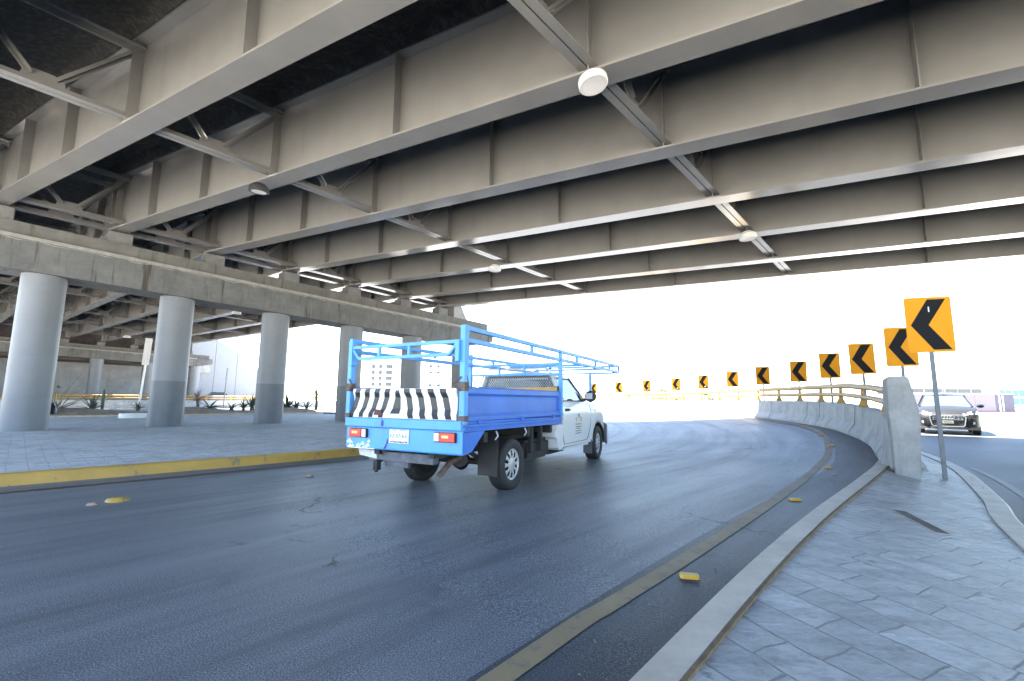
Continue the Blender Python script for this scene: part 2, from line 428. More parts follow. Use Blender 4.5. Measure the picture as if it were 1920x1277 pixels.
# ------------------------------------------------------------------ ground, roads, islands
def bank(y): return interp(y, [2, 6, 8.9, 10.85, 13, 21, 40, 60], [0, .08, .2, .32, .41, .45, .36, .3])
EDGE = smooth_path([(-17, -16), (-8, -7.2), (-3.6, -2.5), (-.7, .6), (.52, 2.0), (1.62, 3.22), (2.85, 4.5), (4.48, 6.1), (5.88, 7.5), (6.95, 8.9),
                    (7.9, 10.35), (9.0, 12.7), (10.1, 15.5), (10.9, 18.6), (11.3, 21.6), (11.4, 25), (11.15, 28.5), (10.45, 32), (9.3, 35),
                    (7.6, 38.2), (5.2, 41.5), (2, 44.5), (-2, 47), (-8, 49.5), (-20, 53)], 6)   # right edge of the main carriageway
def zroad(p, lat): return bank(p.y)*max(0., 1-lat/7.5)**1.3
ground = MB()
ground.poly([(-900, -600, -.13), (900, -600, -.13), (900, 1200, -.13), (-900, 1200, -.13)])
struct(ground.obj('ground', M['ground']))
road = MB(); lats = [-.15, .25, .62, 1.2, 1.8, 2.5, 3.3, 4.2, 5.2, 6.3, 7.5, 9, 10.5, 12]
N = left_normals(EDGE)
for i in range(len(EDGE)-1):
    for a, b in zip(lats, lats[1:]):
        if EDGE[i].y < -2.6: continue  # road ends early out of view; bare pale ground bounces light onto girders
        road.cur = 1 if b <= .65 else 0; q = []
        for j, l in ((i, a), (i+1, a), (i+1, b), (i, b)):
            p = EDGE[j]+N[j]*l; q.append((p.x, p.y, zroad(EDGE[j], max(l, 0))))
        road.poly(q)
struct(road.obj('road', [M['asphalt'], M['asphalt_edge']], smooth=True))
_at = bpy.data.objects['road'].data.attributes.new('lane', 'FLOAT_VECTOR', 'POINT')
for _v in bpy.data.objects['road'].data.vertices:
    _p = Vector((_v.co.x, _v.co.y, 0)); _k = min(range(len(EDGE)), key=lambda i: (EDGE[i]-_p).length_squared)
    _at.data[_v.index].vector = (_k*.6, (_p-EDGE[_k]).dot(N[_k]), 0)
def zat(x, y):
    p = Vector((x, y, 0)); k = min(range(len(EDGE)), key=lambda i: (EDGE[i]-p).length_squared); best = None
    for i in (k-1, k):
        if i < 0 or i+1 >= len(EDGE): continue
        e = EDGE[i+1]-EDGE[i]; t = min(1, max(0, (p-EDGE[i]).dot(e)/e.length_squared)); f = EDGE[i]+e*t
        if best is None or (p-f).length < (p-best[0]).length: best = (f, (p-f).dot(N[i].lerp(N[i+1], t)))
    return zroad(best[0], max(0, best[1]))
# right hand carriageway, about 0.1 m lower
RK = smooth_path([(-14, -17), (-5, -7.0), (.2, -.9), (2.9, 2.0), (4.93, 4.55), (6.03, 5.78), (8.31, 8.65), (10.1, 11.7), (11.3, 15), (12.2, 18.4), (12.7, 21.8),
                  (13.0, 25.2), (12.7, 29), (12.0, 32.8), (10.7, 36), (8.9, 39.4), (6.2, 43), (2.6, 46.3), (-1.5, 48.9), (-8, 51.5), (-20, 55)], 6)
r2 = MB(); NR = left_normals(RK)
for i in range(len(RK)-1):
    for a, b in ((.3, -3), (-3, -7), (-7, -10.5)):
        if RK[i].y < -3: continue  # also cut short out of view, for the same bounced light
        r2.poly([((RK[j]+NR[j]*l).x, (RK[j]+NR[j]*l).y, -.1) for j, l in ((i, a), (i+1, a), (i+1, b), (i, b))])
struct(r2.obj('road', M['asphalt_side']))
# gore island with stamped paving between the two carriageways
def near_on(P, q): return min(P, key=lambda p: (p-q).length_squared)
isl = MB(); KL = [p for p in EDGE if p.y < 49]; innerL = [p-n*.16 for p, n in zip(EDGE, N)]
prev = None; W_ = 8
for i, p in enumerate(innerL):
    q = near_on(RK, p); q = q+NR[RK.index(q)]*.2 if q in RK else q
    zl, zr = bank(p.y)+.125, .035
    if p.y > 9: zl = .14
    row = [(p.x+(q.x-p.x)*t, p.y+(q.y-p.y)*t, zl+(zr-zl)*t) for t in [k/W_ for k in range(W_+1)]]
    if prev:
        for k in range(W_): isl.poly([prev[k], prev[k+1], row[k+1], row[k]])
    prev = row
struct(isl.obj('traffic_island', M['stamped'], smooth=True))
kb = MB(); path = [p for p in EDGE if p.y < 7.6]
sweep(kb, path, [(.02, -.1), (.0, .11), (-.02, .13), (-.165, .135), (-.178, .12), (-.178, -.1)], lambda p: bank(p.y))
struct(kb.obj('kerb', M['kerbc'], bevel=0))
jt = MB(); sweep(jt, [p-n*.178 for p, n in zip(EDGE, N) if p.y < 7.4], [(.008, .05), (.008, .139), (-.012, .139), (-.012, .05)], lambda p: bank(p.y))
struct(jt.obj('kerb_joint', simple('rusty_joint_filler', (.16, .11, .06), .9, var=.4, scale=12)))
kb = MB(); sweep(kb, RK, [(-.02, -.14), (.0, .03), (.02, .045), (.2, .05), (.21, -.1)], lambda p: 0.)
struct(kb.obj('kerb', M['kerbc']))
# yellow edge lines
YL = smooth_path([(-9, -8.6), (-3, -1.4), (.01, 2.21), (.61, 2.87), (1.41, 3.70), (3.04, 5.46), (4.94, 7.6), (6.35, 9.32), (8.08, 11.97), (9.4, 14.6), (10.24, 16.9), (10.75, 19.9), (10.95, 23), (10.8, 27), (10.2, 31)], 6)
yl = MB(); NY = left_normals(YL)
for i in range(len(YL)-1):
    yl.poly([((YL[j]+NY[j]*l).x, (YL[j]+NY[j]*l).y, zat((YL[j]+NY[j]*l).x, (YL[j]+NY[j]*l).y)+.004) for j, l in ((i, -.062), (i+1, -.062), (i+1, .062), (i, .062))])
struct(yl.obj('road_marking', M['yellow_line']))
yl = MB(); P = offset([p for p in RK if p.y < 10], -.38); NP = left_normals(P)
for i in range(len(P)-1): yl.poly([((P[j]+NP[j]*l).x, (P[j]+NP[j]*l).y, -.094) for j, l in ((i, -.05), (i+1, -.05), (i+1, .05), (i, .05))])
struct(yl.obj('road_marking', M['faint_line']))
# left paved area with its yellow kerb
LK = smooth_path([(-25, -13.5), (-16.5, -3.9), (-9.2, 3.75), (-6.81, 6.24), (-5.82, 7.2), (-4.53, 8.5), (-3.1, 10.05), (-1.75, 11.9), (-.85, 14.0), (-.55, 16.2), (-.9, 18.6), (-1.9, 21), (-3.4, 23.2), (-5.4, 25.4), (-8, 27.6), (-11, 29.5)], 6)
lp = MB(); far = [(-14.1, 30.65), (-22.7, 22.6), (-44, 2.2)]
inner = offset(LK, .14)
lp.poly([(p.x, p.y, .15) for p in inner]+[(x, y, .15) for x, y in far])
struct(lp.obj('pavement', M['pavers']))
kb = MB(); sweep(kb, LK, [(-.05, -.1), (-.03, .13), (-.01, .155), (.14, .16), (.15, .02)], lambda p: 0.)
struct(kb.obj('kerb', M['yellow_kerb']))
fl = MB(); P = offset(LK, -.62); NP = left_normals(P)
for i in range(12, len(P)-30): fl.poly([((P[j]+NP[j]*l).x, (P[j]+NP[j]*l).y, zat(P[j].x, P[j].y)+.007) for j, l in ((i, -.06), (i+1, -.06), (i+1, .06), (i, .06))])
struct(fl.obj('road_marking', M['faint_line']))
# planted strip of soil beyond it, with low kerb
dm = MB(); D0 = Vector((-46, 0.3, 0)); D1 = Vector((-13.0, 31.8, 0)); dd = (D1-D0); dn = Vector((-dd.y, dd.x, 0)).normalized()
nu, nv = 60, 10; rnd = random.Random(3); grid = []
for i in range(nu+1):
    row = []
    for j in range(nv+1):
        p = D0+dd*(i/nu)+dn*(.15+5.2*j/nv); h = .12+.42*math.sin(math.pi*min(1, max(0, j/nv)))**.8*(.8+.3*math.sin(i*.9))+rnd.uniform(-.03, .03)
        row.append((p.x, p.y, h if 0 < j < nv else .0))
    grid.append(row)
for i in range(nu):
    for j in range(nv): dm.poly([grid[i][j], grid[i+1][j], grid[i+1][j+1], grid[i][j+1]])
struct(dm.obj('soil_verge', M['dirt'], smooth=True))
kb = MB(); sweep(kb, [D0, D1], [(-.02, -.1), (0, .24), (.15, .24), (.15, -.1)], lambda p: 0.)
struct(kb.obj('kerb', M['kerbc']))
r3 = MB(); a, b = D0+dn*6, D1+dn*6; e = dd.normalized()*40
r3.poly([tuple(a-e+Vector((0, 0, -.12))), tuple(b+e+Vector((0, 0, -.12))), tuple(b+e+dn*13+Vector((0, 0, -.12))), tuple(a-e+dn*13+Vector((0, 0, -.12)))])
struct(r3.obj('road', M['asphalt']))

# ------------------------------------------------------------------ overpass
def dirv(az, el): a, e = R(az), R(el); return Vector((math.sin(a)*math.cos(e), math.cos(a)*math.cos(e), math.sin(e)))
GV = dirv(118.54, -1.14); CV = dirv(42.6, -1.85); UP = Vector((0, 0, 1))
P0 = Vector((-13.486, 14.919, 6.85))
GH = Vector((GV.x, GV.y, 0)).normalized(); LAT = Vector((-GH.y, GH.x, 0))          # LAT points away from the camera
GV2 = (-GV+CV*.155); GH2 = Vector((GV2.x, GV2.y, 0)).normalized(); LAT2 = Vector((GH2.y, -GH2.x, 0))
GC = [-11.25, -8.35, -5.5, -2.70, .12, 2.95, 5.85, 8.8, 11.75, 14.25]
HG = 1.95                                                                       # girder depth
def girder_mesh(gv, lat, length, name):
    mb = MB(); ax = (gv, lat, UP)
    mid = gv*(length/2)
    mb.box(mid+UP*.022, (length, .47, .044), ax)
    mb.box(mid+UP*(HG/2), (length, .022, HG-.094), ax)
    mb.box(mid+UP*(HG-.022), (length, .42, .044), ax)
    return mb.mesh(name, M['steel'])
def stiff_mesh(gv, lat, wide=.21):
    mb = MB()
    for sgn in (-1, 1):
        mb.box(lat*sgn*(.0115+wide/2)+UP*(HG/2), (.02, wide, HG-.1), (gv, lat, UP))
    return mb.mesh('stiffener', M['steel'])
def frame_meshes(gv, bay, full=True):
    """K frame: two angle bottom chord with a slot, top chord, two diagonals, gusset; runs along CV from one girder to the next"""
    cn = CV.normalized(); side = gv; ax = (cn, side, UP); out = {}
    L = bay-.05
    mb = MB()
    for s in (-1, 1):
        mb.box(cn*(bay/2)+side*s*.088+UP*.13, (L, .15, .016), ax)
        mb.box(cn*(bay/2)+side*s*.021+UP*.205, (L, .014, .135), ax)
    out['bottom_chord'] = mb.mesh('bottom_chord', M['steel'])
    mb = MB()
    for s in (-1, 1):
        mb.box(cn*(bay/2)+side*s*.075+UP*1.80, (L, .13, .016), ax); mb.box(cn*(bay/2)+side*s*.02+UP*1.73, (L, .014, .13), ax)
    out['top_chord'] = mb.mesh('top_chord', M['steel'])
    for k, (x0, x1) in enumerate(((bay*.06, bay*.44), (bay*.94, bay*.56))):
        mb = MB(); mb.bar(cn*x0+UP*1.66, cn*x1+UP*.34, .13, .02, up=side); mb.bar(cn*x0+UP*1.66+side*.06, cn*x1+UP*.34+side*.06, .02, .12, up=side)
        out['diagonal%d' % k] = mb.mesh('diagonal', M['steel'])
    mb = MB()
    mb.extr([cn*(bay*.38)+UP*.15-side*.006, cn*(bay*.62)+UP*.15-side*.006, cn*(bay*.60)+UP*.40-side*.006, cn*(bay*.55)+UP*.46-side*.006, cn*(bay*.45)+UP*.46-side*.006, cn*(bay*.40)+UP*.40-side*.006], side*.012)
    out['gusset'] = mb.mesh('gusset', M['steel'])
    return out
def build_span(gv, lat, length, start, stations, stiffs, label, deck_c, cs):
    root = thing('bridge_span', label, 'bridge', P0)
    gm = girder_mesh(gv, lat, length, 'girder'); sm = stiff_mesh(gv, lat)
    for c in cs:
        g = bpy.data.objects.new('girder', gm); COL.objects.link(g); g.parent = root; g.location = CV*c+gv*start
        for s in stiffs:
            o = bpy.data.objects.new('stiffener', sm); COL.objects.link(o); o.parent = g; o.location = gv*(s-start)
    cache = {}
    for a, b in zip(cs, cs[1:]):
        bay = b-a
        if round(bay, 2) not in cache: cache[round(bay, 2)] = frame_meshes(gv, bay)
        ms = cache[round(bay, 2)]
        for s in stations:
            f = bpy.data.objects.new('cross_frame', ms['bottom_chord']); COL.objects.link(f); f.parent = root; f.location = CV*a+gv*s
            for k in ('top_chord', 'diagonal0', 'diagonal1', 'gusset'):
                o = bpy.data.objects.new(k.rstrip('01'), ms[k]); COL.objects.link(o); o.parent = f
    # deck slab with haunches over the girders
    mb = MB(); a0, a1 = deck_c
    o0, o1 = gv*start, gv*(start+length)
    prof = [(a0, 2.32), (a0, 2.62), (a1, 2.62), (a1, 2.32)]
    bot = []
    for c in reversed(cs): bot += [(c+.42, 2.17), (c+.24, HG+.003), (c-.24, HG+.003), (c-.42, 2.17)]
    prof = [(a0, 2.62), (a1, 2.62), (a1, 2.36)]+bot+[(a0, 2.36)]
    mb.extr([CV*c+o0+UP*z for c, z in prof], o1-o0)
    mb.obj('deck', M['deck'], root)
    for c in (a0+.2, a1-.2):
        mb = MB(); mb.extr([CV*(c+x)+o0+UP*z for x, z in ((-.2, 2.5), (.2, 2.5), (.2, 2.75), (.09, 3.45), (-.09, 3.45), (-.2, 2.75))], o1-o0)
        mb.obj('parapet', M['barrier'], root)
    return root
near = build_span(GV, LAT, 46, -.38, [.25, 8.4, 16.78, 25.15, 33.5], [-.1, 2.25, 5.2, 8.42, 12.5, 16.76, 20.87, 25.17, 33.5],
                  'steel girder bridge span running straight over the truck and the road', (-11.0, 18.0), GC[1:])
far_ = build_span(GV2, LAT2, 50.2, .42, [.85, 9.0, 17.4, 25.8, 34.2, 42.6], [.7, 3.0, 6.0, 9.0, 13.2, 17.4, 21.6, 25.8, 34.2, 42.6],
                  'steel girder bridge span seen through the columns behind the near concrete pier', (-11.0, 18.0), GC[1:])

def pier(label, org, cs, colstep, col0, ncol, zground, caplen, cylr=.53, band=True, endblock=True, along=GV):
    """org: point of the girder-bottom plane above the pier axis at c = 0"""
    root = thing('bridge_pier', label, 'bridge pier', (org.x, org.y, 0))
    n = Vector((CV.y, -CV.x, 0)).normalized(); u = Vector((CV.x, CV.y, 0)).normalized()
    if n.dot(Vector((-org.x, -org.y, 0))) < 0: n = -n
    k = CV.z/math.hypot(CV.x, CV.y); kk = math.hypot(CV.x, CV.y)
    zt = lambda t: org.z+k*t
    def sect(t, dz=0, taper=0):
        z = zt(t); f = .64
        return [n*a+u*t+UP*(z+b) for a, b in ((f, -1.95+taper), (f+.03, -1.03), (f+.01, -.90), (-f-.01, -.90), (-f-.03, -1.03), (-f, -1.95+taper))]
    mb = MB(); t0, t1 = caplen; ts = [t0+(t1-1.6-t0)*i/40 for i in range(41)]
    mb.loft([sect(t) for t in ts]+[sect(t1, taper=.42)])
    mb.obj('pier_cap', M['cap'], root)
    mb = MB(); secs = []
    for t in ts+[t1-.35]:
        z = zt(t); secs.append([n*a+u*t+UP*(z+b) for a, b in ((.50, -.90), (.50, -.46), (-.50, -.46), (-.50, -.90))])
    mb.loft(secs); mb.obj('cap_upstand', M['upstand'], root)  # upper block in darker, streaked concrete than the cap body
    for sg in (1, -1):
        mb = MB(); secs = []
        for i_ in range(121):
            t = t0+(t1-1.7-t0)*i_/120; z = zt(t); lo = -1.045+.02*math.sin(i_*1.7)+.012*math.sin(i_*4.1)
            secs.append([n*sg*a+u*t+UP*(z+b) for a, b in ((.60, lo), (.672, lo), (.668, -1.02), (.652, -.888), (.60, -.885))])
        mb.loft(secs); mb.obj('chipped_highlight', M['ledge'], root)  # chipped band; its lighter colour stands in for the ledge highlight
    # plinths and bearing pads
    for c in cs:
        t = c*kk; z = zt(t)
        mb = MB(); mb.box(n*.10+u*t+UP*(z-.262), (.66, .62, .41), (u, n, UP)); pl = mb.obj('bearing_plinth', M['plinth'], root, bevel=.012)
        mb = MB(); mb.box(n*.10+u*t+UP*(z-.032), (.5, .45, .05), (u, n, UP)); mb.obj('bearing_pad', M['black'], pl)
    if endblock:
        t = cs[-1]*kk+.75; z = zt(t); mb = MB()
        mb.extr([u*(t)+n*.45+UP*(z-.47), u*(t+1.0)+n*.45+UP*(z-.50), u*(t+.55)+n*.45+UP*(z+.28), u*(t)+n*.45+UP*(z+.28)], n*-.9)
        mb.obj('shear_block', M['block'], root)
    first = None
    for i in range(ncol):
        t = col0+colstep*i; zb = zground; ztop = zt(t)-1.90
        mb = MB(); mb.lathe([(0, zb-.3), (cylr, zb-.3), (cylr, ztop), (0, ztop)], 48)
        c = mb.obj('column', M['column'], root, u*t, smooth=30)
        if band and i > 0:
            mb = MB(); mb.lathe([(cylr+.002, zb-.2), (cylr+.004, zb-.2), (cylr+.004, zb+1.62), (cylr+.002, zb+1.62)], 48, closed=True)
            mb.obj('repaint_band', M['band'], c, smooth=30)
    return root
nrm = Vector((CV.y, -CV.x, 0)).normalized()
org1 = P0-nrm*.5
pier('grey concrete pier with smooth round columns behind the blue truck', org1, GC, 3.5, -1.53, 6, .15, (-14.2, 16.4+1.6))
o2 = P0+GV2*50.6
pier('distant concrete pier with white columns standing before the tall grey wall', o2, GC[1:], 4.65, -5.3, 6, .1, (-12, 19.7), cylr=.6, band=False, endblock=False)
# rest of the columns of the near pier lie outside the frame on the left

# lamps hanging under the girders
def lamp(mat_body, label, pos, tilt, group='round lamps hanging under the bridge girders', s=1.):
    c_ = Vector((0, 0, 1.2)); pos = c_+(pos-c_)*(1-.21/(pos.z-1.2))+UP*.21
    r = thing('hanging_lamp', label, 'lamp', pos, 0, group)
    mb = MB(); mb.lathe([(0, -.10), (.12*s, -.10), (.17*s, -.14), (.185*s, -.17)], 32); mb.lathe([(.185*s, -.17), (.19*s, -.185), (.225*s, -.19), (.235*s, -.21), (.235*s, -.30), (.222*s, -.315), (.175*s, -.312)], 40)
    b = mb.obj('housing', M[mat_body], r, rot=tilt, smooth=35)
    mb = MB(); mb.lathe([(0, -.302), (.12*s, -.304), (.18*s, -.311)], 40); mb.obj('diffuser', M['diffuser'], r, rot=tilt, smooth=50)
    mb = MB(); mb.lathe([(.188*s, -.178), (.19*s, -.188), (.21*s, -.188), (.21*s, -.178)], 40, closed=True); mb.obj('seal', M['black'], r, rot=tilt)
    mb = MB(); mb.tube([(0, 0, .02), (.02, .0, -.04), (-.01, 0, -.11)], .012, 8); mb.obj('hook', M['galv'], r)
    return r
def span_pos(c, g, gv=GV): return P0+CV*c+gv*g
lamp('lampwhite', 'large white round lamp in the top centre, hanging nearest the camera', span_pos(.12, 16.72), (R(-5), R(-9), 0))
lamp('lampblack', 'black rimmed round lamp hanging under a girder at upper left', span_pos(.16, 7.6), (R(5), R(4), 0))
lamp('lampwhite', 'small white round lamp hanging above the truck under a pale girder', span_pos(8.8, 7.78), (R(-2), R(2), 0))
lamp('lampwhite', 'small white round lamp on a girder left of the yellow arrow signs', span_pos(8.8, 16.74), (R(-4), R(-3), 0))
lamp('lampwhite', 'white round lamp beneath the far span, just left of the third near column', span_pos(8.8, 0)+GV2*13.7, (0, R(3), 0), s=1.1)
lamp('lampwhite', 'white round lamp deep beneath the far span, left of the second near column', span_pos(8.8, 0)+GV2*40, (0, 0, 0), s=1.2)

# ------------------------------------------------------------------ barrier with its tube railing
BP = [p for p in EDGE if p.y >= 7.4 and p.x > -10]
zb_ = lambda p: bank(p.y)
root = thing('concrete_barrier', 'long curved concrete road barrier with a tall end block facing the camera', 'barrier', (BP[0].x, BP[0].y, 0))
B0 = BP[0].copy()
PROF = [(-.02, -.3), (-.02, .07), (-.16, .30), (-.20, .78), (-.22, .80), (-.40, .80), (-.42, .78), (-.46, .30), (-.60, .05), (-.60, -.5)]
def cumlen(P):
    L = [0.]
    for a, b in zip(P, P[1:]): L.append(L[-1]+(b-a).length)
    return L
def at_len(P, L, s):
    for i in range(len(L)-1):
        if s <= L[i+1]: return P[i].lerp(P[i+1], (s-L[i])/max(1e-6, L[i+1]-L[i])), (P[i+1]-P[i]).normalized()
    return P[-1], (P[-1]-P[-2]).normalized()
LB = cumlen(BP); tot = LB[-1]; rnd = random.Random(11); s0 = .35
while s0 < tot-.5:
    seg = min(1.22, tot-s0); pts = [at_len(BP, LB, s0+.008+(seg-.016)*k/4)[0] for k in range(5)]
    dx, dz = rnd.uniform(-.012, .012), rnd.uniform(-.008, .008)
    hk = interp(B0.y*0+pts[2].y, [7, 10, 16], [.70, .72, .79])/.8
    mb = MB(); pr = [(o+dx, (z if z < .25 else z*hk)+dz) for o, z in PROF]
    sweep(mb, [p-B0 for p in pts], pr, lambda p: bank(p.y+B0.y))
    mb.obj('barrier_section', M['barrier'], root)
    s0 += seg
# tall end block
f0 = Vector((5.42, 6.60, 0)); d0 = Vector((.59, .807, 0)).normalized(); r0 = Vector((d0.y, -d0.x, 0)); mb = MB()
def es(t, k=1.): return [f0+d0*t-B0+r0*x+UP*z for x, z in ((-.0, .02), (.0, .75), (-.015, 1.05), (.0, 1.55), (.025, 1.575), (.225, 1.575), (.25, 1.53), (.325, 1.08), (.33, .95), (.265, .05), (.265, -.3), (0, -.3))]
mb.loft([es(0), es(.95)]); mb.obj('end_block', M['block'], root, bevel=.012)
mb = MB(); pts = [f0+d0*.7, f0+d0*.9, BP[0]-N[EDGE.index(BP[0])]*.0, BP[2]]
q = [f0+d0*.62+r0*.02, f0+d0*.62-r0*.12, BP[0]+d0*.1+r0*.02, BP[1]+d0*.3]
mb.loft([[f0+d0*t-B0-r0*o+UP*z for o, z in ((.0, -.1), (w, -.1), (w, .07+.12), (w*.45, .42), (.02, .95), (0, .95))] for t, w in ((.30, .02), (.62, .13), (1.1, .16))])
mb.obj('flare', M['barrier'], root)
mb = MB(); mb.loft([[f0+d0*t-B0-r0*o+UP*z for o, z in ((.0, .1), (w+.004, .1), (w+.004, .245), (0, .25))] for t, w in ((.28, .03), (.62, .135), (.9, .15))])
mb.obj('yellow_paint_patch', M['yellow_kerb'], root)
# railing
rr = thing('barrier_railing', 'yellow double tube railing bolted along the top of the curved barrier', 'railing', tuple(B0))
RC = [p-n*.33 for p, n in zip(EDGE, N) if p.y >= 7.4 and p.x > -10]
RC = [f0+d0*.9+r0*.2]+RC[3:]; LR = cumlen(RC)
zr = lambda s, p: bank(p.y)+.8 if p.y > 8 else .98
for nm, dz, rad in (('upper_rail', .49, .072), ('lower_rail', .24, .062)):
    pts = []; s = 0
    while s < LR[-1]:
        p, _ = at_len(RC, LR, s); pts.append(p-B0+UP*(bank(max(p.y, 8.2))+interp(p.y, [7, 10, 16], [.70, .72, .79])+dz)); s += .5
    mb = MB(); lo = -.085 if dz < .3 else 0
    mb.tube([p+N[0]*0 for p in pts], rad, 12); mb.obj(nm, M['rail'], rr, smooth=50)
mb = MB()
mb.extr([(-.12, -.09, 0), (.12, -.09, 0), (.065, -.07, .12), (.045, -.055, .22), (.03, -.05, .47), (-.03, -.05, .47), (-.035, -.055, .22), (-.06, -.07, .10)], (0, .12, 0))
pm = mb.mesh('rail_post', M['railpost'], bevel=.008)
s = .95
while s < LR[-1]:
    p, d = at_len(RC, LR, s)
    o = bpy.data.objects.new('rail_post', pm); COL.objects.link(o); o.parent = rr
    o.location = p-B0+UP*(bank(max(p.y, 8.2))+interp(p.y, [7, 10, 16], [.70, .72, .79])-.01); o.rotation_euler = (0, 0, math.atan2(d.y, d.x)+math.pi/2); s += 2.1

# ------------------------------------------------------------------ chevron signs
def rrect(w, h, r, y, n=5):
    out = []
    for cx, cz, a in ((w/2-r, h/2-r, 0), (-w/2+r, h/2-r, 90), (-w/2+r, -h/2+r, 180), (w/2-r, -h/2+r, 270)):
        for k in range(n+1): t = R(a+90*k/n); out.append((cx+r*math.cos(t), y, cz+r*math.sin(t)))
    return out
SW, SH = .58, .84
mb = MB(); mb.extr(rrect(SW, SH, .035, -.035), (0, .012, 0)); panel_me = mb.mesh('sign_panel', M['sign_yellow'])
mb = MB(); mb.extr(rrect(SW-.004, SH-.004, .033, -.0225), (0, .003, 0)); back_me = mb.mesh('sign_back', M['alu'])
mb = MB(); mb.extr([(x*SW, -.0385, z*SH) for x, z in ((.39, .455), (-.0, .455), (-.40, -.01), (.04, -.455), (.425, -.455), (-.02, -.01))], (0, .003, 0)); arrow_me = mb.mesh('arrow', M['sign_black'])
mb = MB(); mb.bar((-.22, -.016, .2), (.22, -.016, .2), .03, .012); mb.bar((-.22, -.016, -.2), (.22, -.016, -.2), .03, .012); brk_me = mb.mesh('bracket', M['galv'])
SIGNS = [(6.30, 6.80, 2.37, 197, 0., 0), (8.38, 9.75, 2.39, 196, 0, 0), (9.63, 12.42, 2.38, 200, -1, 0), (10.68, 15.27, 2.41, 204, 0, 0), (11.65, 18.58, 2.42, 208, 1, 0), (11.8, 21.43, 2.40, 200, 0, 0),
         (12.2, 25.3, 2.41, 207, 1, 0), (11.95, 28.4, 2.37, 206, -.5, 0), (11.55, 32.2, 2.36, 208, 1, 0), (10.35, 35, 2.31, 205, 0, 0), (8.85, 37.6, 2.27, 207, -1, 0), (7.4, 41.2, 2.25, 206, 0, 0)]
SL = ['biggest yellow arrow sign at the front, its post standing on the paved island',
      'second yellow arrow sign, partly hidden by the biggest one, behind the barrier end block',
      'third largest yellow arrow sign, just left of the pair overlapping at the end block',
      'fourth largest yellow arrow sign, above the middle of the yellow railing',
      'fifth largest yellow arrow sign, standing over the far half of the shaded railing',
      'sixth largest yellow arrow sign, above where the barrier passes from shade into sun',
      'seventh largest yellow arrow sign, first whose barrier is fully sunlit',
      'eighth largest yellow arrow sign with a bent lower right corner sticker',
      'ninth largest yellow arrow sign with a small white scrape at the arrow tail',
      'tenth largest yellow arrow sign, in front of the reddish far trees, arrow scratched',
      'small yellow arrow sign, second from the truck mirror, above the sunlit railing',
      'smallest yellow arrow sign, cut by the blue leg of the truck rack']
for i, (x, y, zc, az, tilt, _) in enumerate(SIGNS):
    g0 = .13 if i == 0 else -.0
    r = thing('chevron_sign', SL[i], 'road sign', (x, y, g0), 0, 'yellow arrow signs along the curve')
    r.rotation_euler = (0, R(tilt), R(180-az))
    h = zc-g0
    mb = MB(); L = h+SH*.42
    mb.extr([(-.028, .0, -.1), (-.028, -.014, -.1), (.028, -.014, -.1), (.028, 0, -.1), (.012, .03, -.1), (-.012, .03, -.1)], (0, 0, L+.1)); mb.obj('post', M['galv'], r)
    for me, nm in ((panel_me, 'panel'),):
        p = bpy.data.objects.new(nm, me); COL.objects.link(p); p.parent = r; p.location = (0, 0, h)
    for me, nm in ((back_me, 'sign_back'), (arrow_me, 'arrow'), (brk_me, 'bracket')):
        o = bpy.data.objects.new(nm, me); COL.objects.link(o); o.parent = p
    if i == 0:
        mb = MB(); mb.b2((-.0, -.041, .19), (.016, -.0385, .27)); mb.obj('sticker', M['alu'], p)
    if i in (7, 8, 9):
        mb = MB(); mb.extr([(.02, -.041, -.30), (.10, -.041, -.22), (.14, -.041, -.28), (.07, -.041, -.35)], (0, .0025, 0)); mb.obj('scrape', M['white_sheet'], p)

# ------------------------------------------------------------------ road studs, drain, debris
mb = MB()
def stud_sec(x, k): return [(x, -.04*k, 0), (x, -.026*k, .022*k), (x, .026*k, .022*k), (x, .04*k, 0)]
mb.loft([stud_sec(-.062, .8), stud_sec(-.05, 1), stud_sec(.05, 1), stud_sec(.062, .8)])
stud_me = mb.mesh('road_stud', M['stud'], bevel=.0015)
mb = MB(); mb.poly([(-.046, -.0385, .004), (.046, -.0385, .004), (.044, -.0285, .0185), (-.044, -.0285, .0185)]); refl_me = mb.mesh('reflector', M['stud_side'])
STUDS = [(1.21, 3.25), (3.31, 5.49), (5.21, 7.68), (7.01, 10.18), (8.09, 12.09), (9.45, 14.92), (10.6, 18.3)]
STL = ['yellow road stud nearest the camera beside the worn yellow line', 'second nearest yellow road stud, right of the worn line opposite the kerb',
       'third yellow road stud, level with the base of the end block', 'fourth yellow road stud, right of the bend in the worn line', 'fifth yellow road stud, just before the barrier foot',
       'sixth small yellow road stud near the foot of the curved barrier', 'farthest yellow road stud, a speck near the shadow edge on the road']
for (x, y), lb in zip(STUDS, STL):
    o = bpy.data.objects.new('road_stud', stud_me); COL.objects.link(o); o.location = (x, y, zat(x, y)); o.rotation_euler = (0, 0, R(-12))
    tag(o, lb, 'road stud', 'yellow road studs beside the edge line')
    f = bpy.data.objects.new('reflector', refl_me); COL.objects.link(f); f.parent = o; f.location = (0, -.001, .001)
def lump(name, label, cat, x, y, rx, ry, h, mat, seed, rotz=0., z=0.):
    rd = random.Random(seed); mb = MB(); rings = [(1., 0.), (.92, .35), (.7, .75), (.4, .96)]; n = 14; V = []
    for rr_, hh in rings:
        for k in range(n):
            t = 2*math.pi*k/n; j = rd.uniform(.82, 1.15); V.append((rx*rr_*math.cos(t)*j, ry*rr_*math.sin(t)*j, h*hh*rd.uniform(.8, 1.1)))
    F = [(i*n+k, i*n+(k+1) % n, (i+1)*n+(k+1) % n, (i+1)*n+k) for i in range(3) for k in range(n)]+[tuple(range(3*n, 4*n))]
    mb.add(V, F); o = mb.obj(name, mat, None, (x, y, z), (0, 0, rotz), smooth=60); return tag(o, label, cat)
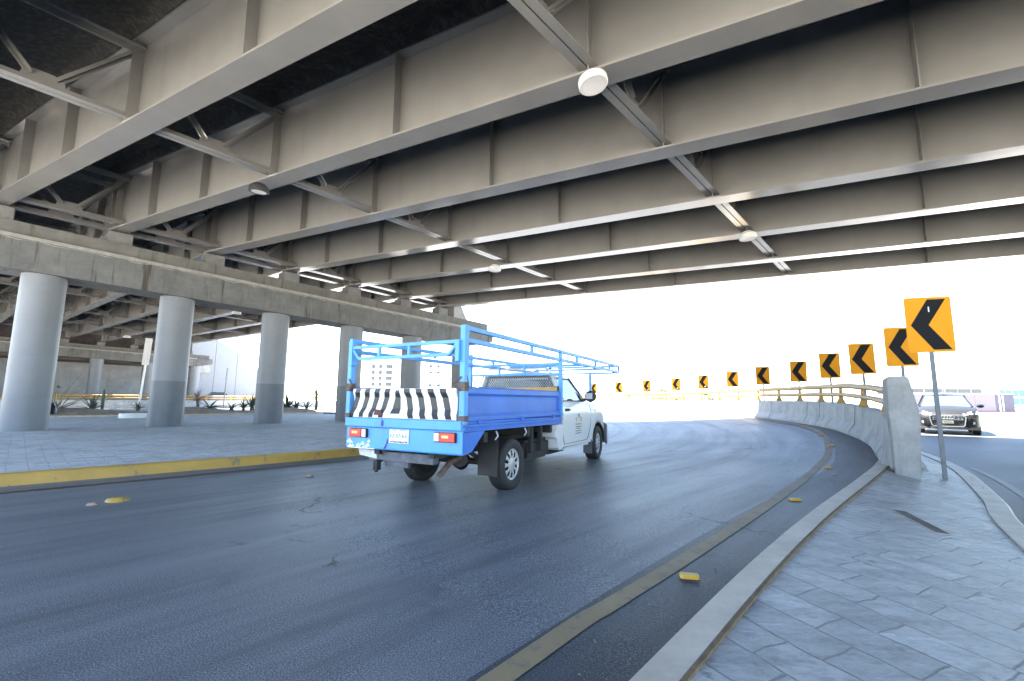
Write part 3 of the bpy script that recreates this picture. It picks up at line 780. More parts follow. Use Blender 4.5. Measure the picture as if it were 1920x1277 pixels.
dome = lump('dome_stud', 'worn yellow dome stud on a pale base at the left side of the road', 'road stud', -4.55, 5.46, .125, .085, .05,
            mat_worn_paint('worn_dome_paint', (.46, .29, .05), (.40, .38, .34), .58, 14), 5, R(20))
lump('stud_fragment', 'broken grey chunk lying left of the yellow dome stud', 'debris', -4.66, 5.27, .06, .04, .03, M['dirt'], 9, R(20))
lump('stud_fragment', 'small tan fragment on the asphalt near the yellow kerb behind the truck', 'debris', -3.12, 7.25, .07, .05, .03, M['dirt'], 12)
lump('litter_scrap', 'crumpled pale litter scrap on dark asphalt right of the worn line', 'litter', 4.9, 7.1, .035, .025, .02, M['concrete'], 21, 0, zat(4.9, 7.1))
from mathutils.bvhtree import BVHTree
ISL = BVHTree.FromPolygons([Vector(v) for v in isl.v], isl.f)
def on_island(x, y): h = ISL.ray_cast(Vector((x, y, 5)), Vector((0, 0, -1))); return (h[0].z, h[1]) if h[0] else (.1, UP)
dz_, dn_ = on_island(3.79, 4.40)
if dn_.z < 0: dn_ = -dn_
dr = thing('drain_cover', 'long narrow rusty slot cover sunk in the stamped island paving', 'drain', (3.79, 4.40, dz_+.001))
dr.rotation_euler = (Vector((0, 0, 1)).rotation_difference(dn_).to_matrix() @ Matrix.Rotation(R(76), 3, 'Z')).to_euler()
mb = MB(); mb.b2((-.34, -.06, -.02), (.34, .06, .002))
mb.obj('slot', simple('rusty_slot', (.10, .095, .09), .9, var=.5, scale=9, dirt=((.22, .12, .06), .6)), dr)
mb = MB()
for a, b in (((-.35, -.07, -.02), (.35, -.06, .004)), ((-.35, .06, -.02), (.35, .07, .004)), ((-.35, -.06, -.02), (-.34, .06, .004)), ((.34, -.06, -.02), (.35, .06, .004))): mb.b2(a, b)
mb.obj('frame', M['kerbc'], dr)
# loose gravel and grit
mb = MB(); rd = random.Random(5)
def grit(cx, cy, z, s):
    V = [Vector((cx+rd.uniform(-s, s), cy+rd.uniform(-s, s), z+(s*.9 if k == 3 else 0))) for k in range(4)]; mb.add(V, [(0, 1, 2), (0, 1, 3), (1, 2, 3), (0, 2, 3)])
for k in range(620):
    j = rd.randrange(18, 70); p = EDGE[j]; l = abs(rd.gauss(0, .45))+.02; x, y = p.x+N[j].x*l+rd.uniform(-.3, .3)*.3, p.y+N[j].y*l
    grit(x, y, zat(x, y), rd.uniform(.003, .010))
for k in range(260):
    j = rd.randrange(14, 40); p = LK[j]; l = -abs(rd.gauss(0, .8))-.08; x, y = p.x+left_normals(LK)[j].x*l, p.y+left_normals(LK)[j].y*l
    grit(x, y, 0.002, rd.uniform(.004, .013))
for k in range(170):
    x, y = 6.35+rd.gauss(0, .35), 6.9+rd.gauss(0, .5); h, _ = on_island(x, y); grit(x, y, h+.001, rd.uniform(.004, .014))
tag(mb.obj('loose_grit', simple('grit', (.30, .28, .25), .9, var=.4, scale=40), smooth=False), 'small loose stones and grit gathered along the kerb edges', 'grit', kind='stuff')

# ------------------------------------------------------------------ blue and white stake truck
TR = thing('stake_truck', 'white pickup truck with battered blue stake bed and striped tailgate driving away', 'truck', (-.70, 6.656, 0), R(61.85))
FA = 3.69                                     # wheelbase
# --- wheels
mb = MB(); rt_, w_ = .34, .112
mb.lathe([(.205, -w_*.86), (.235, -w_), (.285, -w_*1.04), (.318, -w_*.95), (.336, -w_*.72), (.34, -w_*.3), (.34, w_*.3), (.336, w_*.72), (.318, w_*.95), (.285, w_*1.04), (.235, w_), (.205, w_*.86)], 56, 'Y', closed=True)
for k in range(3): 
    y = (-.05, 0, .05)[k]; mb.lathe([(.3395, y-.004), (.345, y-.02), (.345, y-.012)], 56, 'Y', closed=True)
tyre_me = mb.mesh('tyre', M['rubber'], smooth=45)
mb = MB(); mb.lathe([(.206, -.085), (.195, -.02), (.02, -.01), (.02, .06), (.205, .085)], 40, 'Y'); rim_me = mb.mesh('rim', M['dark'], smooth=40)
mb = MB()                                     # hubcap with ten open slots (outer side is -Y)
mb.lathe([(.178, -.074), (.19, -.086), (.208, -.088), (.212, -.078)], 60, 'Y'); mb.lathe([(0, -.096), (.045, -.094), (.06, -.088), (.085, -.084)], 40, 'Y')
for k in range(10):
    a = 2*math.pi*k/10; 
    for s in (0,):
        t0, t1 = a-.19, a+.19; u0, u1 = a-.24, a+.24
        i0, i1 = (.085, -.084), (.18, -.076); m_ = (.135, -.094)
        q = lambda r, t, y: (r*math.cos(t), y, r*math.sin(t))
        mb.loft([[q(.085, a-.3, -.084), q(.085, a, -.086), q(.085, a+.3, -.084)], [q(.13, a-.14, -.086), q(.13, a, -.094), q(.13, a+.14, -.086)], [q(.18, a-.2, -.074), q(.18, a, -.080), q(.18, a+.2, -.074)]], False, False)
hub_me = mb.mesh('hubcap', M['hub'], smooth=50)
def wheel(parent, loc, flip=False, steer=0, cap=True):
    w = meshobj(tyre_me, 'wheel', parent, loc, (0, 0, (math.pi if flip else 0)+steer))
    meshobj(rim_me, 'rim', w)
    if cap: meshobj(hub_me, 'hubcap', w)
    return w
for x, y in ((0, -.72), (0, .72), (FA, -.735), (FA, .735)): wheel(TR, (x, y, .34), y > 0, R(3) if x else 0)
# --- bed
W2 = .89; XR, XF = -1.31, 1.60
mb = MB(); mb.b2((XR+.03, -W2+.03, .87), (XF, W2-.03, .93)); mb.obj('bed_floor', M['dark'], TR)
mb = MB()                                     # side sill rail with two grooves
for s in (-1, 1):
    prof = [(s*W2, .945), (s*(W2-.012), .935), (s*(W2-.012), .915), (s*(W2+.004), .905), (s*(W2+.004), .88), (s*(W2-.01), .87), (s*(W2-.01), .85), (s*W2, .84), (s*W2, .825), (s*(W2-.05), .82), (s*(W2-.05), .945)]
    mb.loft([[(XR+.02, y, z+.012) for y, z in prof], [(XF, y, z-.012) for y, z in prof]])
mb.obj('sill_rail', M['blue_side'], TR)
for s in (-1, 1):                             # folded drop sides
    mb = MB(); o = W2-.012
    prof = [(s*o, .945), (s*(o+.012), .955), (s*(o+.012), 1.00), (s*(o-.006), 1.03), (s*(o-.006), 1.20), (s*(o-.004), 1.235), (s*(o+.016), 1.265), (s*(o+.016), 1.325), (s*(o+.006), 1.342), (s*(o-.03), 1.342), (s*(o-.03), .945)]
    mb.loft([[(XR+.06, y, z) for y, z in prof], [(XF-.16, y, z) for y, z in prof]])
    mb.loft([[(XF-.162, y, z) for y, z in ((s*o, .945), (s*(o+.014), .955), (s*(o+.017), 1.325), (s*(o+.006), 1.342), (s*(o-.03), 1.342), (s*(o-.03), .945))], [(XF-.005, y, z) for y, z in ((s*o, .945), (s*(o+.014), .955), (s*(o+.017), 1.325), (s*(o+.006), 1.342), (s*(o-.03), 1.342), (s*(o-.03), .945))]])
    mb.obj('drop_side', M['blue_side'], TR)
    for hx in (-1.0, .1, 1.2): mb = MB(); mb.b2((hx, s*W2-.012, .92), (hx+.05, s*W2+.010, .975)); mb.obj('hinge', M['blue_side'], TR)
    for hx in (-.55, .25, 1.35): mb = MB(); mb.tube([(hx, s*(W2-.02), .81), (hx+.02, s*(W2-.0), .75), (hx-.05, s*W2, .71)], .009, 6); mb.obj('rope_hook', M['alu'], TR)
mb = MB(); mb.b2((XF-.05, -W2+.04, .93), (XF, W2-.04, 1.36)); mb.obj('headboard', M['blue_side'], TR)
# --- tailgate: folded, painted with black and white bars
ZT = [.965, 1.02, 1.08, 1.215, 1.275, 1.32]; XT = [XR+.0, XR-.010, XR+.016, XR+.016, XR-.012, XR-.008]; GW = .80
def tx(z): return interp(z, ZT, XT)
tg = MB()
back = [[(XT[i]-.0, y, ZT[i]) for i in range(6)]+[(XR+.05, y, 1.32), (XR+.05, y, .965)] for y in (-GW, GW)]
tg.loft(back); tgo = tg.obj('tailgate', simple('white_tailgate_paint', (.78, .78, .77), .4, var=.05, dirt=((.38, .36, .34), .68)), TR)
bars = MB()
def stripe(yb, yt, w0, w1, z0=.97, z1=1.318):
    zs = sorted(set([z0, z1]+[z for z in ZT if z0 < z < z1])); secs = []
    for z in zs:
        t = (z-.97)/.348; c = yb+(yt-yb)*t; w = w0+(w1-w0)*t; x = tx(z)-.003; secs.append([(x, c-w/2, z), (x, c+w/2, z)])
    bars.loft(secs, False, False)
for k in range(4): stripe(-.70+.183*k, -.61+.176*k, .082, .09)            # right half
stripe(.10, .055, .165, .05, 1.02, 1.30)
for k in range(4): stripe(.30+.165*k+.03, .21+.165*k, .072, .085)
bars.obj('black_stripe', simple('black_stripe_paint', (.025, .026, .026), .45, var=.3, scale=9, dirt=((.3, .29, .27), .68)), tgo)
mb = MB()
mb.extr([(tx(1.0)-.017, .28, 1.0), (tx(1.0)-.017, .42, 1.0), (tx(1.0)-.0165, .40, 1.07), (tx(1.0)-.0165, .30, 1.06)], (.003, 0, 0)); mb.obj('red_primer_scuff', simple('primer', (.13, .045, .05), .8, var=.4, scale=15), tgo)
# rear rail and panel below the tailgate
mb = MB(); prof = [(XR-.03, .96), (XR-.035, .95), (XR-.035, .86), (XR-.02, .845), (XR+.05, .845), (XR+.05, .96)]
mb.loft([[(x, y, z) for x, z in prof] for y in (-W2+.004, W2-.004)]); mb.obj('rear_rail', M['blue'], TR)
mb = MB(); prof = [(XR+.0, .843), (XR+.0, .60), (XR+.012, .585), (XR+.03, .585), (XR+.03, .843)]
mb.loft([[(x, y, z) for x, z in prof] for y in (-W2+.002, W2-.002)]); rp = mb.obj('rear_panel', M['blue'], TR)
for s in (-1, 1):
    mb = MB(); mb.extr([(XR+.012, s*W2, .585), (XR+.19, s*W2, .61), (XR+.47, s*W2, .83), (XR+.004, s*W2, .83)], (0, -s*.02, 0)); mb.obj('skirt', M['blue_side'], TR)
    # lamps
    y0 = s*.665; LZ = .055
    mb = MB(); mb.b2((XR-.03, y0-.15, .665+LZ), (XR-.001, y0+.15, .775+LZ)); tl = mb.obj('tail_light', M['black'], TR, bevel=.006)
    mb = MB(); mb.b2((XR-.042, y0-.145+(0 if s < 0 else .08), .67+LZ), (XR-.0305, y0+.145-(.08 if s < 0 else 0), .77+LZ))
    lens = NM('red_lens', (.62, .03, .025), .2); lens.b.inputs['Emission Color'].default_value = (1, .05, .03, 1); lens.b.inputs['Emission Strength'].default_value = .012
    mb.obj('red_lens', lens.m, tl, bevel=.008)
    a, b = (.068, .143) if s < 0 else (-.143, -.068)
    mb = MB(); mb.b2((XR-.040, y0+a, .672+LZ), (XR-.0305, y0+b, .768+LZ)); mb.obj('clear_lens', simple('clear_lens', (.62, .58, .66), .15, var=.1), tl, bevel=.006)
    mb = MB(); mb.b2((XR-.0445, y0-.03-.03*s*-1, .715+LZ), (XR-.0425, y0+.055-.03*s*-1, .74+LZ)); mb.obj('bulb', mat_emit('lit_bulb', (1, .45, .12), .16), tl)
# number plate
pl = MB(); pl.b2((XR-.014, -.11, .635), (XR-.001, .19, .795)); pl = pl.obj('number_plate', M['white_sheet'], TR, (0, -.03, .04), bevel=.004)
def put_text(body, size, mat, parent, loc, rot, name='lettering'):
    return meshobj(text_mesh(body, size, mat, name), name, parent, loc, rot)
tr_ = (R(90), 0, R(-90))
inkm = simple('plate_ink', (.05, .055, .075), .6, var=.1)
put_text('EZ-5716-E', .062, inkm, pl, (XR-.0155, .04, .72), tr_)
mb = MB(); mb.b2((XR-.016, -.09, .782), (XR-.0145, .03, .788)); mb.b2((XR-.016, .07, .782), (XR-.0145, .15, .788)); mb.obj('plate_heading', inkm, pl)
mb = MB()
for k in range(9): mb.cur = k % 3; mb.b2((XR-.0158, -.095+.03*k, .643), (XR-.0145, -.068+.03*k, .662+.005*math.sin(k*2)))
mb.obj('plate_landscape', [simple('plate_dark', (.09, .07, .08), .6), simple('plate_grey', (.25, .32, .34), .6), simple('plate_red', (.35, .10, .12), .6)], pl)
mb = MB(); rd = random.Random(4)
for k in range(14):
    y = .45+rd.uniform(0, .38); z = .60+rd.uniform(0, .07)*(1 if k % 3 else 1.8); mb.extr([(XR-.003, y, z-.012), (XR-.003, y+.05+.05*rd.random(), z-.014), (XR-.003, y+.03, z+.012+.02*rd.random())], (.002, 0, 0))
mb.b2((XR-.004, .40, .586), (XR-.001, .86, .597)); mb.obj('white_scuff', M['white_sheet'], rp)
mb = MB(); mb.extr([(XR-.0036, .22, .60), (XR-.0036, .26, .60), (XR-.0036, .215, .66), (XR-.0036, .20, .73), (XR-.0036, .185, .68)], (.002, 0, 0)); mb.extr([(XR-.0385, .24, .87), (XR-.0385, .28, .87), (XR-.0385, .27, .95), (XR-.0385, .235, .93)], (.002, 0, 0)); mb.obj('purple_stain', simple('purple_stain', (.07, .05, .25), .7), rp)
# --- posts and tube rack
RK_ = 0.032
mb = MB()
for s in (-1, 1):
    mb = MB(); mb.bar((XR+.02, s*(W2-.01), .92), (XR+.02, s*(W2-.01), 2.035 if s < 0 else 1.94), .075); mb.obj('rear_post', M['blue'], TR, bevel=.006)
    mb = MB(); mb.bar((XF-.06, s*(W2-.0), .94), (XF-.06, s*(W2-.0), 2.02), .06); mb.obj('front_post', M['blue'], TR, bevel=.005)
    mb = MB(); mb.b2((XR-.06, s*(W2-.06)-.025, 1.62), (XR+.05, s*(W2-.06)+.025, 1.86)); mb.obj('rack_bracket', M['blue'], TR)
XE = 5.25
for s in (-1, 1):
    mb = MB(); y = s*(W2-.005)
    dzl = 0 if s < 0 else -.06
    for z in (2.005, 1.865): mb.bar((XR-.01, y, z+dzl), (XE, y, z+dzl*.3), .052, .052)
    for x in (.45, 2.35, 3.45, 4.45): mb.bar((x, y, 1.89+dzl*.6), (x, y, 1.98+dzl*.6), .045)
    mb.bar((XE-.025, y, 1.84), (XE-.025, y, 2.03), .05)
    mb.obj('side_rack', M['blue'], TR, bevel=.004)
def cross(x, zs, name, vs, ye=.86, w=.04, slant=False):
    mb = MB()
    for i, z in enumerate(zs):
        e = ye if not (slant and i == 1) else ye-.16
        mb.bar((x, -e, z), (x, e, z), w)
    if slant:
        for s in (-1, 1): mb.bar((x, s*(ye-.03), zs[0]), (x, s*(ye-.16), zs[1]), w*.9)
    for y in vs: mb.bar((x, y, zs[0]), (x, y, zs[-1]), w*.95)
    return mb.obj(name, M['blue'], TR, bevel=.004)
cross(XR-.03, (1.845, 1.70), 'tailgate_rack', (-.12, .36), slant=True)
cross(XF-.06, (1.80, 1.63), 'headboard_rack', (.28, -.22))
for x, z in ((3.0, 1.88), (4.25, 1.88), (XE-.03, 1.845), (XE-.03, 2.005)): cross(x, (z,), 'cross_tube', (), .87)
mb = MB(); mb.bar((XE-.03, -.18, 1.84), (XE-.03, -.18, .95), .055); mb.bar((XE-.03, -.18, .97), (4.62, -.18, .62), .05); mb.obj('front_leg', M['blue'], TR)
# bent loops of wire and rust at the rear posts
mb = MB()
for s in (-1, 1):
    y = s*(W2-.01)
    mb.tube([(XR-.03, y-.02*s, 1.30), (XR-.05, y-.10*s, 1.36), (XR-.03, y-.02*s, 1.44), (XR+.03, y+.03*s, 1.46), (XR+.05, y+.04*s, 1.36)], .011, 6)
    mb.box((XR+.02, y, 1.34), (.084, .084, .10)); mb.box((XR+.02, y, .985), (.082, .082, .06))
mb.obj('latch_wire', simple('rusty_latch', (.12, .085, .07), .8, var=.5, scale=25), TR)
# --- wire mesh guard behind the cab
gx = 1.66; mb = MB()
def gw(z): return .82-.16*max(0, (z-1.36)/.32)
outl = [(-gw(1.3), 1.3), (-gw(1.68), 1.68), (-.60, 1.74), (.60, 1.74), (gw(1.68), 1.68), (gw(1.3), 1.3)]
mb.tube([(gx, y, z) for y, z in outl], .016, 8)
gf = mb.obj('guard_frame', M['white'], TR, smooth=40)
mb = MB(); st = .045; hz = .026
ny = int(1.5/st)
for i in range(-ny, ny+1):
    for j in range(int(.44/hz)):
        y = i*st/1+(j % 2)*st/2; z = 1.3+j*hz
        if abs(y)+st/2 > gw(z)-.02 or z+hz > 1.735: continue
        mb.bar((gx, y, z), (gx, y+st/2, z+hz), .0075, .005); mb.bar((gx, y, z), (gx, y-st/2, z+hz), .0075, .005)
mb.obj('wire_mesh', simple('grey_wire', (.40, .45, .52), .5), gf, merge=False)
# --- cab
XB = 1.70; WC = .865
def arch(x):
    d = abs(x-FA); r = .415
    return .34+math.sqrt(r*r-d*d) if d < r else .0
def side_w(x): return interp(x, [XB, 3.3, 3.9, 4.2, 4.42, 4.56], [WC, WC, WC-.005, WC-.05, WC-.15, WC-.30])
def top_z(x): return interp(x, [XB, 2.92, 3.1, 3.6, 4.1, 4.35, 4.48, 4.56], [1.19, 1.19, 1.185, 1.16, 1.10, 1.02, .92, .82])
def bot_z(x): 
    b = interp(x, [XB, 3.1, 3.95, 4.2, 4.56], [.40, .38, .36, .34, .36]); return max(b, arch(x))
def body_sec(x):
    w, t, b = side_w(x), top_z(x), bot_z(x); sh = min(1.02, t-.10); hood = x > 3.0
    mid = max(b+.03, .70); half = [(0, b), (w-.06, b), (w-.012, b+.02), (w-.002, max(mid, b+.04)), (w+.012, max(sh-.08, b+.07)), (w+.002, max(sh, b+.1)), (w-.025 if not hood else w-.05, t-.03 if not hood else t-.055), (w-.05 if not hood else w-.13, t-.0 if not hood else t-.015), (0, t+(.0 if not hood else .022))]
    return [(x, -y, z) for y, z in half]+[(x, y, z) for y, z in reversed(half[1:-1])]
xs = [XB, 2.0, 2.4, 2.8, 3.0, 3.1, FA-.414, FA-.40, FA-.37, FA-.32, FA-.25, FA-.17, FA-.08, FA, FA+.08, FA+.17, FA+.25, FA+.32, FA+.37, FA+.40, FA+.414, 4.1, 4.2, 4.32, 4.42, 4.5, 4.56]
mb = MB(); mb.loft([body_sec(x) for x in xs]); cab = mb.obj('cab_body', M['white'], TR, smooth=38)
for s in (-1, 1):                              # wheel arch liners, lip, mud flap
    mb = MB()
    for k in range(12):
        a0, a1 = math.pi*k/12, math.pi*(k+1)/12; q = lambda a, r: (FA+r*math.cos(a), .34+r*math.sin(a))
        (x0, z0), (x1, z1) = q(a0, .405), q(a1, .405)
        mb.poly([(x0, s*.855, z0), (x1, s*.855, z1), (x1, s*.5, z1), (x0, s*.5, z0)])
    mb.poly([(FA+.41*math.cos(math.pi*k/12), s*.5, .34+.41*math.sin(math.pi*k/12)) for k in range(13)])
    mb.obj('wheel_arch', M['dark'], TR)
    mb = MB(); mb.b2((FA-.50, s*.78-.09, .17), (FA-.475, s*.78+.09, .44)); mb.obj('front_mud_flap', simple('grey_rubber_flap', (.10, .105, .115), .6), TR, bevel=.008)
    mb = MB(); mb.b2((-.46, s*.70-.15, .24), (-.44, s*.70+.15, .80)); mb.obj('rear_mud_flap', M['black'], TR, bevel=.006)
# lower corner panel of the cab behind the doors, with stepped edge
for s in (-1, 1):
    mb = MB(); mb.extr([(XB+.02, s*(WC-.01), .41), (XB-.10, s*(WC-.01), .37), (XB-.17, s*(WC-.01), .42), (XB-.22, s*(WC-.01), .56), (XB-.30, s*(WC-.01), .60), (XB-.36, s*(WC-.01), .74), (XB-.36, s*(WC-.01), .795), (XB+.02, s*(WC-.01), .795)], (0, -s*.25, 0)); mb.obj('cab_corner', M['white'], TR, bevel=.01)
mb = MB()
prof = [(4.40, .72), (4.58, .72), (4.625, .66), (4.63, .46), (4.57, .33), (4.36, .30)]
secs = []
for y in (-.875, -.86, -.80, -.62, 0, .62, .80, .86, .875):
    k = 1-abs(y/.875)**5; secs.append([(FA+.40+(x-FA-.40)*(.30+.70*k), y, z-(.0 if k > .3 else .03)) for x, z in prof])
mb.loft(secs); mb.obj('front_bumper', simple('grey_bumper', (.30, .30, .32), .5), TR, smooth=40)
# door seams, handle, mirror, sill
for s in (-1, 1):
    y = s*(WC+.004)
    mb = MB()
    seam = [(XB+.05, 1.17), (XB+.045, .52), (XB+.09, .46), (2.92, .46), (3.02, .52), (3.13, .72), (3.16, .98), (3.10, 1.165)]
    yy = lambda z: s*interp(z, [.4, .70, .94, 1.02, 1.165], [WC-.008, WC+.0, WC+.014, WC+.004, WC-.022])
    for (xa, za), (xb, zb2) in zip(seam, seam[1:]):
        mb.bar((xa, yy(za), za), (xb, yy(zb2), zb2), .007, .006)
    dr_ = mb.obj('door_seam', M['black'], TR)
    mb = MB(); mb.b2((XB+.10, s*(WC+.012)-.006, 1.005), (XB+.30, s*(WC+.012)+.012, 1.055)); mb.b2((XB+.16, s*(WC+.03)-.012, 1.015), (XB+.29, s*(WC+.03)+.006, 1.045)); mb.obj('door_handle', M['black'], TR, bevel=.008)
    mb = MB(); mb.lathe([(0, .0), (.11, .01), (.125, .04), (.10, .10), (0, .12)], 20, 'X', (0, 0, 0))
    for v in range(len(mb.v)): x, yv, z = mb.v[v]; mb.v[v] = (x, yv*.95*1.0, z*.85)
    mr = mb.obj('mirror', M['black'], TR, (2.62, s*1.03, 1.27), smooth=50)
    mb = MB(); mb.b2((-.008, -.055, -.05), (-.003, .085, .06)); mb.obj('mirror_glass', M['alu'], mr, bevel=.003)
    mb = MB(); mb.bar((2.66, s*.84, 1.19), (2.67, s*.98, 1.22), .05); mb.obj('mirror_arm', M['black'], TR)
    mb = MB(); mb.b2((XB+.1, s*(WC-.05)-.03, .36), (3.05, s*(WC-.05)+.03, .40)); mb.obj('sill', M['white'], TR)
    mb = MB(); mb.lathe([(0, 0), (.018, 0), (.018, .012), (0, .014)], 12, 'Y'); mb.obj('side_repeater', M['dark'], TR, (3.42, s*(WC+.0)-(.0 if s > 0 else .012), .99))
# greenhouse: pillars, roof and panes
lowr = [(XB+.02, .835), (3.30, .82)]; ROOF = 1.64
def gp(x0, x1, yb, yt, t): return (x0+(x1-x0)*t, yb+(yt-yb)*t, 1.185+(ROOF-1.185)*t)
mb = MB()
rs = []
for x, wv, z in ((XB+.02, .60, 1.60), (XB+.06, .655, 1.645), (1.95, .68, 1.675), (2.2, .675, 1.675), (2.44, .66, 1.65), (2.52, .64, 1.62)):
    rs.append([(x, -wv, z-.05), (x, -wv+.04, z-.01), (x, -wv*.5, z+.012), (x, 0, z+.02), (x, wv*.5, z+.012), (x, wv-.04, z-.01), (x, wv, z-.05), (x, 0, z-.045)])
mb.loft(rs); mb.obj('roof', M['white'], TR, smooth=45)
for s in (-1, 1):
    mb = MB(); mb.bar((2.96, s*.80, 1.175), (2.48, s*.645, 1.61), .065, .05)
    mb.bar((XB+.05, s*.825, 1.18), (XB+.05, s*.64, 1.62), .11, .04, up=(1, 0, 0)); 
    mb.bar((XB+.03, s*.645, 1.605), (2.48, s*.655, 1.605), .05, .04); mb.obj('pillar', M['white'], TR, bevel=.008)
    mb = MB(); mb.bar((2.91, s*.822, 1.185), (2.46, s*.672, 1.60), .022, .012); mb.bar((XB+.1, s*.842, 1.187), (2.91, s*.834, 1.187), .03, .012); mb.extr([(2.70, s*.835, 1.19), (2.91, s*.824, 1.19), (2.70, s*.79, 1.37)], (0, -s*.01, 0)); mb.obj('window_trim', M['black'], TR)
    mb = MB(); mb.poly([(XB+.10, s*.828, 1.19), (2.88, s*.818, 1.19), (2.46, s*.663, 1.60), (XB+.10, s*.663, 1.60)]); mb.obj('side_window', M['glass'], TR)
mb = MB(); mb.poly([(2.95, -.78, 1.19), (2.95, .78, 1.19), (2.50, .62, 1.61), (2.50, -.62, 1.61)]); mb.obj('windscreen', M['glass'], TR)
mb = MB(); mb.poly([(XB+.02, -.74, 1.22), (XB+.02, .74, 1.22), (XB+.03, .58, 1.59), (XB+.03, -.58, 1.59)]); rwn = mb.obj('rear_window', M['glass_dark'], TR)
mb = MB()
for a, b in (((-.76, 1.2), (.76, 1.2)), ((-.60, 1.60), (.60, 1.60)), ((-.76, 1.2), (-.60, 1.6)), ((.76, 1.2), (.60, 1.6))): mb.bar((XB+.012, a[0], a[1]), (XB+.012, b[0], b[1]), .035, .03, up=(1, 0, 0))
mb.obj('window_seal', M['black'], rwn)
# cabin interior
mb = MB()
for y in (-.38, .38):
    mb.loft([[(2.0, y-.24, 1.0), (2.12, y-.24, 1.0), (2.12, y+.24, 1.0), (2.0, y+.24, 1.0)], [(1.90, y-.22, 1.40), (1.98, y-.22, 1.40), (1.98, y+.22, 1.40), (1.90, y+.22, 1.40)]]); mb.b2((1.88, y-.12, 1.43), (1.95, y+.12, 1.56))
mb.obj('seat', simple('grey_seat', (.10, .10, .11), .9), TR, bevel=.02)
mb = MB(); mb.loft([[(2.68, y, 1.19), (2.92, y, 1.20), (2.92, y, 1.22), (2.68, y, 1.25)] for y in (-.76, .76)]); mb.obj('dashboard', M['black'], TR)
mb = MB(); mb.lathe([(.17, -.012), (.185, 0), (.17, .012), (.155, 0)], 28, 'X', closed=True); mb.obj('steering_wheel', M['black'], TR, (2.55, .38, 1.22), (0, R(-25), 0))
mb = MB(); mb.b2((2.5, -.12, 1.50), (2.52, .12, 1.56)); mb.obj('rear_view_mirror', M['black'], TR)
# door emblem: three gold initials above lines of small print
gold = simple('gold_print', (.40, .34, .13), .5, var=.15, scale=30); em = thing('emblem', None, None); em.parent = TR
dec = lambda x, z: (x-.17, -(interp(z, [.4, .70, .94, 1.02], [WC-.008, WC+.0, WC+.014, WC+.004])+.0025), z)
rot = (R(90), 0, 0)
put_text('M', .13, gold, em, dec(2.62, .915), rot); put_text('Y', .115, gold, em, dec(2.50, .845), (R(90), R(-25), 0)); put_text('R', .125, gold, em, dec(2.745, .85), (R(90), R(12), 0))
mb = MB()
for x0, x1, z in ((2.30, 2.61, .755),): mb.b2((x0, dec(0, z)[1]-.001, z), (x1, dec(0, z)[1]+.001, z+.028))
mb.obj('gold_bar', gold, em)
inkb = simple('grey_print', (.20, .22, .26), .6)
mb = MB(); rd = random.Random(8)
for x0, x1, z in ((2.30, 2.61, .715), (2.36, 2.55, .682), (2.31, 2.60, .64)):
    x = x0
    while x < x1: w = rd.uniform(.008, .02); mb.b2((x, dec(0, z)[1]-.0006, z), (x+w, dec(0, z)[1]+.001, z+.016)); x += w+.006
mb.obj('small_print', inkb, em)
mb = MB(); mb.extr([dec(2.44, .60), dec(2.80, .60), dec(2.80, .604), dec(2.62, .618), dec(2.44, .606)], (0, .002, 0)); mb.obj('underline', simple('navy_print', (.05, .08, .25), .5), em)
mb = MB(); mb.b2((3.16, -WC-.011, 1.0), (3.34, -WC-.008, 1.02)); mb.obj('side_badge', M['alu'], TR)
# --- chassis
mb = MB()
for s in (-1, 1): mb.b2((-1.25, s*.42-.04, .52), (3.2, s*.42+.04, .66))
for x in (-1.0, -.3, .55, 1.3, 2.2): mb.b2((x, -.42, .54), (x+.08, .42, .64))
for x in (-.75, .45, 1.25):
    mb.b2((x, -.82, .68), (x+.09, .82, .80))
mb.obj('chassis_frame', M['dark'], TR)
mb = MB()
for x in (.62, .95): mb.b2((x, -.80, .42), (x+.06, -.74, .80))
mb.obj('bed_strut', M['dark'], TR)
mb = MB(); mb.tube([(0, -.72, .34), (0, -.2, .34), (0, .2, .34), (0, .72, .34)], [.055, .045, .045, .055], 12); mb.lathe([(0, -.13), (.10, -.09), (.14, 0), (.10, .09), (0, .13)], 16, 'X', (0, .02, .34)); mb.obj('rear_axle', M['dark'], TR, smooth=40)
for s in (-1, 1):
    mb = MB(); mb.tube([(-.62, s*.52, .55), (-.3, s*.52, .40), (0, s*.52, .39), (.35, s*.52, .42), (.7, s*.52, .52)], .03, 8); mb.obj('leaf_spring', M['dark'], TR)
mb = MB(); mb.b2((.55, -.74, .30), (1.42, -.38, .60)); mb.b2((1.5, -.70, .30), (2.3, -.45, .40)); mb.obj('fuel_tank', M['dark'], TR, bevel=.05)
mb = MB(); mb.tube([(1.6, .30, .50), (.8, .32, .50), (.3, .05, .56), (-.25, -.30, .54), (-.6, -.38, .46), (-.85, -.40, .43), (-.98, -.44, .39), (-1.10, -.43, .31)], .036, 12); mb.obj('exhaust_pipe', simple('rusty_exhaust', (.17, .12, .09), .7, .4, var=.4, scale=14), TR, smooth=60)
mb = MB(); mb.tube([(-.30, -.15, .44), (-.62, -.40, .44)], .09, 14); mb.obj('muffler', M['dark'], TR, smooth=40)
